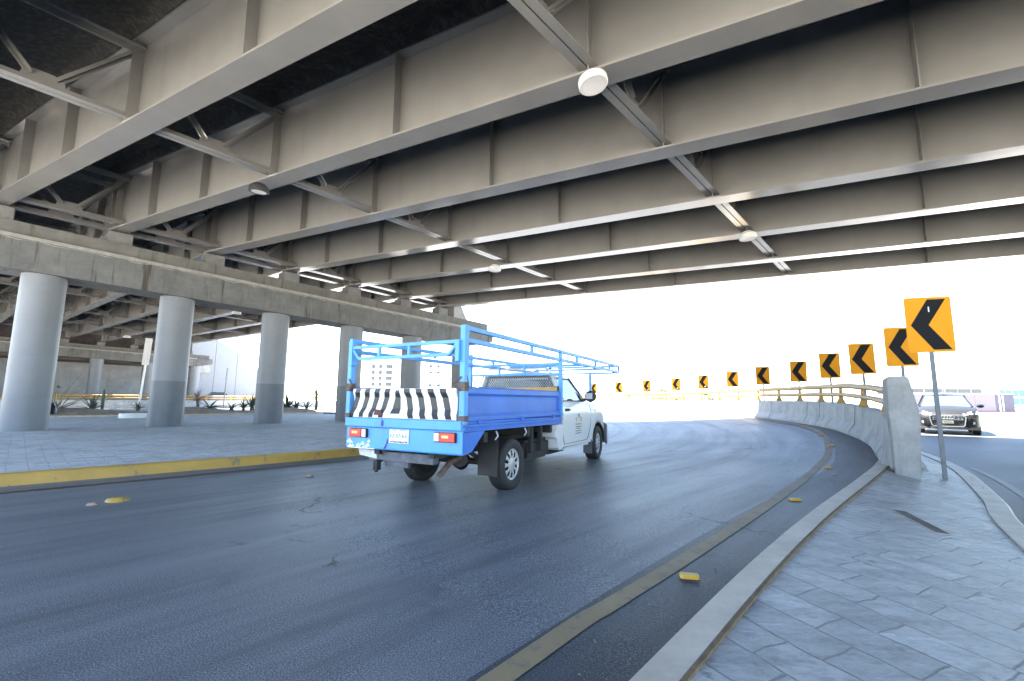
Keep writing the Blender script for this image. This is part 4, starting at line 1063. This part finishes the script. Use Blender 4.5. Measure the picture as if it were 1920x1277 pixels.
# rear step bar
mb = MB(); mb.b2((-1.20, -.42, .44), (-1.10, .60, .55)); mb.b2((-1.17, -.02, .37), (-1.11, .36, .45)); mb.b2((-1.2, -.40, .50), (-.9, -.34, .60)); mb.b2((-1.2, .34, .50), (-.9, .40, .60)); sb = mb.obj('step_bar', simple('chipped_step_bar', (.09, .10, .12), .5, .2, var=.4, scale=8, dirt=((.38, .40, .43), .6)), TR, bevel=.008)
mb = MB(); mb.loft([[(-1.22, .45, .46), (-1.09, .45, .46), (-1.09, .45, .56), (-1.22, .45, .56)], [(-1.20, .76, .49), (-1.10, .76, .49), (-1.10, .78, .57), (-1.20, .78, .57)]]); mb.obj('white_bar_end', simple('chipped_white', (.60, .61, .62), .5, var=.2, scale=12, dirt=((.12, .13, .15), .6)), sb)
mb = MB(); mb.tube([(-1.15, .42, .44), (-1.22, .42, .42), (-1.26, .42, .36), (-1.24, .42, .31)], .022, 8); mb.b2((-1.27, .39, .33), (-1.2, .45, .45)); mb.obj('tow_hook', M['dark'], sb)
# plank riding in the bed
mb = MB(); mb.bar((-.1, -.78, 1.31), (1.60, -.845, 1.375), .05, .085); pk = mb.obj('yellow_plank', mat_worn_paint('ochre_plank', (.62, .36, .06), (.30, .22, .12), .66, 7), None, (-.70, 6.656, 0), (0, 0, R(61.85)), bevel=.004)
tag(pk, 'ochre yellow plank lying along the top of the truck bed side', 'plank')
mb = MB(); mb.box((1.53, -.843, 1.372), (.14, .06, .10)); mb.obj('black_end_cap', M['black'], pk)

# ------------------------------------------------------------------ dark car coming the other way
CR = thing('oncoming_car', 'dark grey crossover car with a chrome grille facing the camera on the right road', 'car', (19.55, 20.75, -.1), math.atan2(-.743, -.669)); CR.scale = (1.09, 1.09, 1.09)
paint = NM('dark_grey_car_paint', (.016, .017, .019), .42); paint.b.inputs['Specular IOR Level'].default_value = .12; paint = paint.m
chrome = simple('chrome', (.42, .42, .43), .3, .9, var=.03)
for x, y in ((1.3, -.79), (1.3, .79), (-1.3, -.79), (-1.3, .79)): wheel(CR, (x, y, .34), y > 0)
def carch(x): 
    for c in (1.3, -1.3):
        if abs(x-c) < .40: return .34+math.sqrt(.16-(x-c)**2)
    return 0
def csec(x):
    w = interp(x, [-2.2, -1.9, -1.0, 1.2, 1.75, 2.05, 2.17, 2.2], [.72, .86, .915, .915, .89, .80, .66, .60])
    t = interp(x, [-2.2, -2.1, 1.0, 1.5, 1.95, 2.12, 2.2], [.95, 1.05, 1.06, 1.0, .90, .78, .66]); b = max(.26, carch(x))
    sh = max(b+.09, t-.14)
    half = [(0, b), (w-.08, b), (w-.01, b+.04), (w+.0, max(b+.06, .62)), (w-.01, max(sh, b+.08)), (w-.10, t-.03), (w-.26, t), (0, t+.035)]
    return [(x, -y, z) for y, z in half]+[(x, y, z) for y, z in reversed(half[1:-1])]
xs = [-2.2, -2.1, -1.9, -1.70, -1.66, -1.55, -1.4, -1.3, -1.2, -1.05, -.94, -.9, 0, .9, .94, 1.05, 1.2, 1.3, 1.4, 1.55, 1.66, 1.70, 1.85, 2.0, 2.1, 2.17, 2.2]
mb = MB(); mb.loft([csec(x) for x in xs]); mb.obj('car_body', paint, CR, smooth=40)
rs = []
for x, w, z in ((-1.95, .58, 1.40), (-1.6, .60, 1.50), (-.7, .62, 1.56), (-.1, .61, 1.55), (.22, .57, 1.50)):
    rs.append([(x, -w, z-.05), (x, -w+.06, z-.01), (x, 0, z+.025), (x, w-.06, z-.01), (x, w, z-.05), (x, 0, z-.04)])
mb = MB(); mb.loft(rs); mb.obj('roof', paint, CR, smooth=45)
for s in (-1, 1):
    for a_, b_, c_, d_, u_ in (((1.05, s*.76, 1.04), (.18, s*.57, 1.47), .06, .05, UP), ((-.45, s*.80, 1.05), (-.5, s*.61, 1.50), .08, .04, (1, 0, 0)), ((-2.0, s*.76, 1.02), (-1.75, s*.58, 1.42), .16, .05, UP)):
        mb = MB(); mb.bar(a_, b_, c_, d_, up=u_); mb.obj('pillar', paint, CR)
    mb = MB(); mb.poly([(1.0, s*.80, 1.05), (.15, s*.60, 1.48), (-1.75, s*.60, 1.42), (-2.0, s*.78, 1.05)]); mb.obj('side_window', M['glass'], CR)
    mb = MB(); mb.lathe([(0, 0), (.085, .02), (.10, .09), (.06, .16), (0, .17)], 16, 'X')
    for v in range(len(mb.v)): x, y, z = mb.v[v]; mb.v[v] = (x, y*1.1, z*.75)
    mb.obj('mirror', paint, CR, (.72, s*1.0, 1.08), smooth=50)
    # swept headlight, fog lamp pocket
    mb = MB(); mb.loft([[(2.14, s*.44, .70), (2.155, s*.44, .74), (2.1, s*.44, .80), (2.04, s*.44, .72)], [(2.10, s*.66, .70), (2.10, s*.66, .78), (1.98, s*.66, .865), (1.95, s*.66, .75)], [(1.86, s*.865, .74), (1.86, s*.865, .80), (1.74, s*.85, .865), (1.74, s*.85, .75)]]); mb.obj('headlight', simple('headlight_glass', (.80, .82, .84), .08, var=.02), CR, smooth=40)
    mb = MB(); mb.loft([[(2.19, s*.50, .40), (2.19, s*.50, .52), (2.08, s*.50, .52), (2.08, s*.50, .40)], [(2.06, s*.78, .40), (2.06, s*.78, .53), (1.94, s*.78, .53), (1.94, s*.78, .40)]]); pk_ = mb.obj('bumper_vent', M['black'], CR)
    mb = MB(); mb.lathe([(0, .03), (.045, .03), (.055, .0), (.06, .02), (.062, .0)], 20, 'X', (2.12, s*.68, .455)); mb.obj('fog_lamp', M['alu'], CR, smooth=40)
mb = MB(); mb.poly([(1.06, -.74, 1.05), (1.06, .74, 1.05), (.24, .555, 1.485), (.24, -.555, 1.485)]); mb.obj('windscreen', M['glass_dark'], CR)
mb = MB(); o = [(-.42, .74), (.42, .74), (.50, .66), (.45, .36), (.40, .32), (-.40, .32), (-.45, .36), (-.50, .66)]
for a, b in zip(o, o[1:]+o[:1]): mb.bar((2.215, *a), (2.215, *b), .032, .03)
gr = mb.obj('grille_frame', chrome, CR)
mb = MB(); mb.extr([(2.19, y, z) for y, z in o], (.012, 0, 0)); mb.obj('grille_back', M['black'], gr)
mb = MB()
for z in (.69, .63, .57): mb.bar((2.215, -.44, z), (2.215, .44, z), .012)
for k in range(-4, 5): mb.bar((2.214, k*.098, .545), (2.214, k*.098, .73), .010)
mb.obj('grille_bars', chrome, gr)
mb = MB()
for k in range(4):
    n_ = 20; y = -.117+.078*k
    mb.tube([(2.232+.002*(k % 2), y+.055*math.cos(2*math.pi*i/n_), .655+.055*math.sin(2*math.pi*i/n_)) for i in range(n_+1)], .009, 6, cap=False)
mb.obj('ring_emblem', chrome, gr)
mb = MB(); mb.b2((2.222, -.155, .43), (2.235, .155, .535)); pl2 = mb.obj('number_plate', simple('greenish_plate', (.24, .26, .22), .6), CR)
put_text('RPH-81-52', .052, inkm, pl2, (2.2365, 0, .482), (R(90), 0, R(90)))
mb = MB(); mb.loft([[(2.235-.16*abs(y)**2, y, .20), (2.245-.16*abs(y)**2, y, .30), (2.10-.16*abs(y)**2, y, .30), (2.08-.16*abs(y)**2, y, .20)] for y in (-.86, -.6, -.3, 0, .3, .6, .86)]); mb.obj('skid_lip', simple('grey_lip', (.08, .078, .072), .6), CR)
mb = MB()
for y in (-.38, .38): mb.b2((-.1, y-.24, .5), (.05, y+.24, 1.28)); mb.b2((-.08, y-.12, 1.28), (.0, y+.12, 1.42))
mb.b2((.55, -.7, .95), (1.0, .7, 1.03)); mb.obj('seat', simple('pale_seat', (.16, .16, .17), .9), CR, bevel=.02)

# ------------------------------------------------------------------ far left: barrier, walls, plants, parked car
def at_px(px, off):
    """point on the line parallel to the verge at distance off that lies in the direction of photo column px"""
    q = (px-960)/853.33*.9917; o = D0+dn*off; d = dd.normalized(); t = (q*o.y-o.x)/(d.x-q*d.y); return o+d*t
fb = thing('far_barrier', 'distant pale concrete barrier with yellow double rail beyond the soil verge', 'barrier', tuple(at_px(250, 34)))
o = Vector(fb.location); d = dd.normalized(); a, b = at_px(-40, 34)-o, at_px(700, 34)-o
mb = MB(); mb.loft([[tuple(p+dn*x+UP*z) for x, z in ((-.3, -.15), (-.3, .05), (-.12, .3), (-.09, .82), (.09, .82), (.12, .3), (.3, .05), (.3, -.15))] for p in (a, b)]); mb.obj('barrier_wall', M['barrier'], fb)
for z in (1.05, 1.33):
    mb = MB(); mb.tube([a+UP*z, b+UP*z], .07, 8); mb.obj('rail', M['rail'], fb)
mb = MB(); mb.b2((-.08, -.05, .80), (.08, .05, 1.36)); pm = mb.mesh('rail_post', M['railpost'])
k = 0
while k*2.6 < (b-a).length:
    q_ = bpy.data.objects.new('rail_post', pm); COL.objects.link(q_); q_.parent = fb; q_.location = a+d*(2.6*k); q_.rotation_euler = (0, 0, math.atan2(d.y, d.x)); k += 1
# tall grey abutment wall and sloping wing wall
def wp(c, s=56.6): p = P0+GV2*s+CV*c; return Vector((p.x, p.y, 0))
back_ = Vector((GV2.x, GV2.y, 0)).normalized()
mwall = mat_concrete('grey_wall_panels', (.34, .355, .37), .25, sc=.5)
mb = MB(); a, b = wp(-22), wp(19.2); mb.extr([a-UP*.3, b-UP*.3, b+UP*9.6, a+UP*9.6], back_*1.2); aw = mb.obj('abutment_wall', mwall, None)
mb = MB(); a, b = wp(-14, 51.6), wp(17.8, 51.6); mb.extr([a+UP*5.6, b+UP*5.0, b+UP*10.4, a+UP*11.4], back_*5.2); mb.obj('backwall', simple('brown_backwall', (.11, .085, .07), .9, var=.4, scale=.8), aw)
tag(aw, 'tall grey abutment wall behind the distant white columns', 'wall')
ww = thing('wing_wall', 'white sunlit panel wall with a sloping top right of the distant pier', 'wall', tuple(wp(19.4)))
cs_ = [19.4, 22.2, 25.0, 27.8, 30.6]; tops = [9.7, 9.4, 7.85, 5.55, 3.2]; o = wp(19.4)
for i in range(4):
    mb = MB(); a, b = wp(cs_[i])-o, wp(cs_[i+1]-.04)-o; mb.extr([a-UP*.3, b-UP*.3, b+UP*tops[i+1], a+UP*tops[i]], back_*.5); mb.obj('wall_panel', simple('white_panel', (.28, .295, .31), .8, var=.06), ww)
mb = MB(); a, b = wp(19.6)-o-back_*.25, wp(21.6)-o-back_*.25; mb.extr([a+UP*4.6, b+UP*4.6, b+UP*6.0, a+UP*6.0], back_*.2); mb.obj('old_seat_block', M['concrete'], ww)
# leaning sign back, sign post
sg = thing('leaning_signpost', 'leaning white board on a post between the first two columns', 'sign', tuple(at_px(262, 5.0)+UP*.3), 0)
mb = MB(); mb.bar((0, 0, -.1), (.22, .05, 4.6), .11, .08); mb.obj('post', M['white_sheet'], sg)
mb = MB(); mb.bar((.14, .0, 2.9), (.22, .0, 4.6), .36, .04, up=(.6, -.8, 0)); mb.obj('board', M['white_sheet'], sg)
sg = thing('roadside_signpost', 'thin grey post with a narrow sign edge on before the white wing wall', 'sign', tuple(at_px(421, 31)), 0)
mb = MB(); mb.bar((0, 0, -.1), (.15, 0, 4.7), .09); mb.obj('post', M['galv'], sg)
mb = MB(); mb.bar((.10, 0, 3.2), (.15, 0, 4.7), .30, .05); mb.obj('plate', M['galv'], sg)
# dark blue parked car behind the far railing, only its top showing
pc = thing('parked_car', 'blue car with a red tail lamp, mostly hidden behind the far yellow rail', 'car', tuple(at_px(412, 37.5)+UP*.3), math.atan2(dd.y, dd.x))
mb = MB(); mb.loft([[(x, y, z) for y, z in ((-.85, .3), (-.88, .7), (-.80, t), (.80, t), (.88, .7), (.85, .3))] for x, t in ((-2.2, .85), (-2.1, 1.02), (-1.2, 1.05), (1.0, 1.02), (2.0, .85), (2.2, .6))]); mb.obj('car_body', simple('blue_car_paint', (.03, .07, .22), .3), pc, smooth=40)
mb = MB(); mb.loft([[(-1.5, y, 1.04), (1.1, y, 1.0), (.4, y*.8, 1.52), (-.9, y*.8, 1.54)] for y in (-.76, .76)]); mb.obj('glasshouse', M['glass_dark'], pc)
mb = MB(); mb.b2((-.95, -.63, 1.52), (.42, .63, 1.57)); mb.obj('roof', simple('blue_car_roof', (.05, .07, .12), .4), pc, bevel=.02)
mb = MB(); mb.b2((-2.22, -.84, .82), (-1.95, -.5, 1.0)); mb.obj('tail_light', simple('tail_red', (.6, .04, .04), .3), pc, bevel=.02)
for x in (-1.35, 1.35):
    for y in (-.78, .78): wheel(pc, (x, y, .34), y > 0, cap=False)
# plants on the soil verge
leafm = simple('agave_leaf', (.085, .125, .105), .6, var=.35, scale=6); leafd = simple('dark_aloe_leaf', (.05, .075, .055), .6, var=.35, scale=6)
palm = simple('yucca_leaf', (.15, .21, .06), .6, var=.3, scale=6); bark = simple('fibrous_trunk', (.15, .11, .07), .95, var=.35, scale=14, bump=.5); dry = simple('dry_twig', (.22, .18, .11), .9, var=.3, scale=9)
def blades(n, l0, l1, w, e0, e1, seed, base=(0, 0, 0), droop=.35):
    rd = random.Random(seed); mb = MB()
    for k in range(n):
        a = 2*math.pi*(k+rd.random()*.6)/n*2.4; e = R(rd.uniform(e0, e1)); L = rd.uniform(l0, l1); ww_ = w*rd.uniform(.8, 1.2); dr = Vector((math.cos(a), math.sin(a), 0)); sd_ = Vector((-math.sin(a), math.cos(a), 0)); p = Vector(base); secs = []
        for i in range(6):
            t = i/5; wd = ww_*(1-t)**.7*(.6+1.6*t*(1-t))+.002; nrm_ = (-dr*math.sin(e)+UP*math.cos(e))
            secs.append([p-sd_*wd+nrm_*wd*.35, p-nrm_*wd*.18, p+sd_*wd+nrm_*wd*.35, p+nrm_*wd*.05]); p = p+(dr*math.cos(e)+UP*math.sin(e))*L/5; e -= droop*rd.uniform(.3, 1.)/5*2
        mb.loft(secs)
    return mb
def agave(px, off, s, label, seed, mat=leafm, n=24, e=(25, 85), droop=.3, z=.42):
    p = at_px(px, off); r = thing('agave_plant', label, 'plant', (p.x, p.y, z), 0, 'agaves and aloes on the soil verge')
    blades(n, .55*s, .95*s, .055*s, e[0], e[1], seed, droop=droop).obj('leaf_rosette', mat, r); 
    mb = MB(); mb.lathe([(0, -.1), (.12*s, -.1), (.10*s, .1), (0, .16)], 10); mb.obj('stem', bark, r); return r
agave(176, 3.0, 1.25, 'grey green agave at the right edge of the first big column', 1)
agave(262, 3.4, .8, 'low grey agave under the leaning white board', 2)
agave(396, 2.2, 1.5, 'sprawling aloe with drooping leaves just right of the second column', 3, leafm, 14, (5, 60), .9)
agave(437, 3.0, 1.15, 'thin aloe in the middle between second and third columns', 4, leafm, 12, (15, 75), .6)
agave(459, 3.4, .95, 'spiky aloe second left of the third column', 5, leafm)
agave(475, 2.8, 1.4, 'tall dark brown topped aloe touching the left of the third column', 6, leafd, 18, (35, 88), .2)
agave(540, 2.6, 1.45, 'large dark agave cluster right of the third column', 7, leafd, 30, (20, 85), .15)
agave(556, 3.0, 1.2, 'smaller dark agave leaning right beside the large dark cluster', 8, leafd, 16, (15, 70), .2)
agave(577, 1.6, 1.0, 'low green agave at the front of the soil below the yucca', 9, leafm)
def cactus(px, off):
    p = at_px(px, off); r = thing('columnar_cactus', 'dark green columnar cactus beside the first agave', 'cactus', (p.x, p.y, .4))
    mb = MB(); mb.lathe([(0, -.1), (.07, -.1), (.085, .5), (.075, .95), (.05, 1.15), (0, 1.2)], 9); mb.obj('stem', leafd, r)
cactus(195, 2.6)
def yucca(px, off, h, label, seed, mat=palm):
    p = at_px(px, off); r = thing('yucca_tree', label, 'tree', (p.x, p.y, .4), 0, 'small yucca trees on the verge')
    mb = MB(); mb.tube([(0, 0, -.1), (.04, .02, h*.45), (-.02, 0, h)], [.12, .085, .09], 9); mb.obj('trunk', bark, r)
    blades(46, .55, .95, .028, -10, 85, seed, (-.02, 0, h), .5).obj('crown', mat, r)
yucca(594, 3.2, 1.0, 'bright green yucca between the third column and the truck', 21)
yucca(636, 3.4, .95, 'dry leaning yucca right beside the fourth column', 22, dry)
yucca(372, 3.6, .6, 'small bare yucca at the right side of the second column', 23, dry)
rd = random.Random(31); p = at_px(108, 2.6); bb = thing('bare_bush', 'leafless straggly bush beside the first big column', 'bush', (p.x, p.y, .35))
mb = MB()
for k in range(34):
    a = rd.uniform(0, 6.28); e = rd.uniform(.6, 1.45); L = rd.uniform(.9, 2.6); pts = [Vector((rd.uniform(-.1, .1), rd.uniform(-.1, .1), 0))]
    for i in range(4): pts.append(pts[-1]+Vector((math.cos(a)*math.cos(e), math.sin(a)*math.cos(e), math.sin(e)))*L/4); a += rd.uniform(-.3, .3); e += rd.uniform(-.25, .1)
    mb.tube(pts, [.02, .016, .012, .009, .005], 5)
mb.obj('twigs', dry, bb); blades(30, .1, .2, .02, -20, 80, 5, (0, 0, 1.3)).obj('leaves', simple('olive_leaf', (.12, .12, .05), .7, var=.3), bb)
p = at_px(96, 1.2); lump('rubbish_bag', 'black rubbish bag on the soil beside the first big column', 'bag', p.x, p.y, .42, .36, .62, simple('black_bag', (.015, .016, .022), .35), 40, 0, .25)
# white oval kerb ring on the pavement
kr = MB(); n_ = 28; V = []
for k in range(n_): t = 2*math.pi*k/n_; V.append((math.cos(t), math.sin(t)))
kr.loft([[(x*a*1.0, y*b*1.0, z) for a, b, z in ((.72, .5, 0), (.72, .5, .22), (.58, .38, .22), (.58, .38, .05))] for x, y in V+V[:1]], True, False); p = at_px(262, -2.2)
kr = kr.obj('planter_kerb', M['white_sheet'], None, (p.x, p.y, .15), (0, 0, R(46))); tag(kr, 'white oval planter kerb on the paving left of the second column', 'planter')
mb = MB(); mb.lathe([(0, .16), (.57, .14)], 20); pd_ = mb.obj('planter_soil', M['dirt'], kr); pd_.scale = (1, .7, 1)

# ------------------------------------------------------------------ far background
def px_pos(px, depth): return Vector(((px-960)/853.33*depth*.9917, depth, 0))
pale = simple('pale_render', (.62, .60, .57), .9, var=.06, scale=.4); win = simple('far_window', (.05, .055, .06), .3); tan = simple('tan_render', (.36, .29, .23), .9, var=.1)
def building(label, px0, px1, depth, h, cols, rows, mat, wz=(3., 1.5), ww=1.2, roofband=True):
    a, b = px_pos(px0, depth), px_pos(px1, depth); w = b.x-a.x; r = thing('apartment_building', label, 'building', ((a.x+b.x)/2, depth, 0))
    mb = MB(); mb.b2((-w/2, 0, -1), (w/2, 14, h)); mb.b2((-w/2-.3, -.3, h), (w/2+.3, 14.3, h+.8)); mb.obj('wall', mat, r)
    mb = MB(); mb.b2((-ww/2, -.12, 0), (ww/2, .1, wz[1])); me = mb.mesh('window', win)
    for c in cols:
        for k in range(rows):
            o_ = bpy.data.objects.new('window', me); COL.objects.link(o_); o_.parent = r; o_.location = (-w/2+w*c, 0, 4.2+wz[0]*k)
    return r
building('white apartment block with dark window columns seen left of the fifth column', 688, 736, 210, 18.2, (.22, .50, .78, .9), 5, pale, (2.7, 1.7), 1.5)
building('pale apartment block seen just beyond the first one between columns', 741, 776, 250, 22, (.2, .5, .8), 6, pale, (2.9, 1.3), 1.2)
building('pale block with a tan tower behind the truck cab rack', 796, 868, 230, 20, (.15, .35, .75, .9), 5, pale, (3.2, 1.2), 1.4)
cn = thing('steel_canopy', 'long flat grey canopy roof on thin crossed struts behind the truck bed', 'canopy', tuple(px_pos(812, 100)))
mb = MB(); mb.extr([(-9, 0, 5.9), (9.5, 0, 5.0), (9.5, 0, 6.0), (-9, 0, 6.3)], (0, 7, 0)); mb.obj('roof', simple('canopy_sheet', (.34, .31, .30), .6), cn)
mb = MB()
for x in (-3.5, .5, 4.5, 8.5): mb.bar((x, 1, 0), (x-2.2, 1, 5.4), .16); mb.bar((x, 1, 0), (x+2.2, 1, 5.4), .16); mb.bar((x, 6, 0), (x, 6, 5.4), .2)
mb.obj('strut', M['galv'], cn)
# right: boundary wall, low building, blue glazed building, sign backs, kerb
bw = thing('boundary_wall', 'long lavender panel wall with grey panels at its right end, beyond the dark car', 'wall', tuple(px_pos(1800, 58)))
a, b = px_pos(1690, 58)-Vector(bw.location), px_pos(1903, 58)-Vector(bw.location); L = b.x-a.x
lav = simple('lavender_panel', (.15, .135, .185), .7, var=.03); lavd = simple('grey_lavender_panel', (.06, .06, .09), .7, var=.03)
for i, (u0, u1, m_) in enumerate(((0, .32, lav), (.322, .655, lav), (.657, .835, lav), (.837, .895, lavd), (.905, 1., lavd))):
    mb = MB(); mb.b2((a.x+L*u0, 0, .2), (a.x+L*u1, .2, 2.3)); mb.obj('wall_panel', m_, bw)
mb = MB(); mb.b2((a.x, -.05, .02), (b.x, .25, .2)); mb.obj('base_rail', simple('maroon_rail', (.20, .06, .09), .6), bw)
mb = MB(); mb.b2((a.x, -.02, 2.3), (b.x, .22, 2.42)); mb.b2((a.x+L*.896, -.03, .2), (a.x+L*.904, .23, 2.3)); mb.obj('cap_rail', M['white_sheet'], bw)
lb = thing('low_building', 'low white building with a long band of dark windows above the lavender wall', 'building', tuple(px_pos(1775, 88)))
mb = MB(); mb.b2((-14, 0, 0), (7.2, 8, 4.35)); mb.obj('wall', pale, lb)
for x0, x1 in ((-13, -8.5), (-8.1, -4.2), (-3.8, -.2), (.1, 2.4), (2.6, 4.9), (5.2, 7.0)):
    mb = MB(); mb.b2((x0, -.12, 2.75), (x1, .1, 3.85)); mb.obj('window', win, lb)
gb = thing('glazed_building', 'distant blue glazed building at the right edge of the picture', 'building', tuple(px_pos(1925, 120)))
mb = MB(); mb.b2((-7, 0, 0), (20, 9, 5.2)); mb.obj('wall', pale, gb)
for k in range(9):
    for z in (.9, 3.0): mb = MB(); mb.b2((-6.6+k*1.7, -.12, z), (-5.2+k*1.7, .1, z+1.6)); mb.obj('window', simple('blue_glass', (.04, .16, .36), .2), gb)
ys = thing('yield_sign', 'back of a white triangular sign on a pole, above the dark car', 'road sign', tuple(px_pos(1771, 42)-UP*.1), R(-30))
mb = MB(); mb.tube([(0, 0, 0), (0, 0, 3.8)], .035, 8); mb.obj('post', M['galv'], ys)
mb = MB(); mb.extr([(-.42, -.05, 3.85), (.42, -.05, 3.85), (0, -.05, 3.1)], (0, .02, 0)); mb.obj('panel', M['alu'], ys)
ts = thing('tall_sign', 'thin edge on sign plate on a tall pale pole at the far right', 'road sign', tuple(px_pos(1876, 50)-UP*.1), R(35))
mb = MB(); mb.tube([(0, 0, 0), (-.1, 0, 5.6)], .05, 8); mb.obj('post', M['white_sheet'], ts)
mb = MB(); mb.extr([(-.6, -.06, 4.7), (0, -.06, 5.6), (.12, -.06, 4.2), (0, -.06, 4.1)], (0, .03, 0)); mb.obj('panel', M['alu'], ts)
kb = MB(); sweep(kb, [px_pos(1700, 40), px_pos(1830, 39), px_pos(1960, 40), px_pos(2200, 44)], [(0, -.2), (0, .1), (.3, .12), (.3, -.2)], lambda p: -.05); struct(kb.obj('kerb', simple('tan_kerb', (.30, .22, .13), .9)))
# trees and shrubs far beyond the sunlit barrier: trunk with limbs and a crown of leaf clumps
def tree(name, label, px, depth, h, cw, mat, seed, trunk=.35, n=900):
    rd = random.Random(seed); p = px_pos(px, depth); r = thing(name, label, 'tree', tuple(p), rd.uniform(0, 6))
    mb = MB(); mb.tube([(0, 0, -.2), (.05, 0, h*trunk), (0, .05, h*.75)], [.16, .11, .04], 8)
    tips = []
    for k in range(9):
        a = rd.uniform(0, 6.28); z0 = h*rd.uniform(trunk*.6, .65); t = Vector((math.cos(a)*cw*rd.uniform(.4, .85), math.sin(a)*cw*rd.uniform(.4, .85), h*rd.uniform(.5, .95))); mb.tube([(0, 0, z0), t*.55+Vector((0, 0, z0*.45)), t], [.06, .035, .012], 5); tips.append(t)
    mb.obj('trunk', bark, r); mb = MB()
    for k in range(n):
        t = rd.choice(tips); c = t+Vector((rd.gauss(0, cw*.22), rd.gauss(0, cw*.22), rd.gauss(0, h*.09))); s = rd.uniform(.07, .16)
        u = Vector((rd.gauss(0, 1), rd.gauss(0, 1), rd.gauss(0, 1))).normalized(); v = u.orthogonal().normalized()
        mb.poly([c-u*s, c+v*s*.55, c+u*s, c-v*s*.55])
    mb.obj('crown', mat, r, merge=False)
lf = [simple('leaf_green', (.055, .105, .03), .6, var=.4, scale=3), simple('leaf_olive', (.09, .11, .035), .6, var=.4, scale=3), simple('leaf_red', (.16, .075, .05), .6, var=.4, scale=3)]
tree('roadside_tree', 'small green tree right of the second smallest arrow sign', 1180, 85, 3.4, 1.5, lf[0], 1)
tree('roadside_tree', 'reddish round tree beside the scratched arrow sign', 1226, 82, 3.2, 2.0, lf[2], 2)
tree('roadside_tree', 'slim green tree between the reddish tree and the ninth arrow sign', 1243, 88, 3.6, 1.3, lf[0], 3)
tree('roadside_tree', 'low olive tree under the ninth arrow sign', 1268, 80, 2.4, 1.8, lf[1], 4)
tree('roadside_tree', 'low green tree under the seventh and eighth arrow signs', 1330, 84, 2.6, 1.5, lf[0], 5)
tree('roadside_tree', 'pale olive tree at the foot of the white apartment block', 705, 120, 4.2, 2.6, lf[1], 6)
tree('roadside_tree', 'pale olive tree seen between columns beneath the apartment blocks', 752, 130, 3.8, 2.4, lf[1], 7)
hm = thing('high_mast', 'very thin tall light mast far beyond the truck rack', 'light mast', tuple(px_pos(1061, 150)))
mb = MB(); mb.tube([(0, 0, 0), (0, 0, 33)], [.16, .07], 8); mb.obj('pole', M['white_sheet'], hm); mb = MB(); mb.lathe([(0, 33.3), (.9, 33.1), (.9, 32.8), (0, 32.7)], 16); mb.obj('lamp_ring', M['alu'], hm)
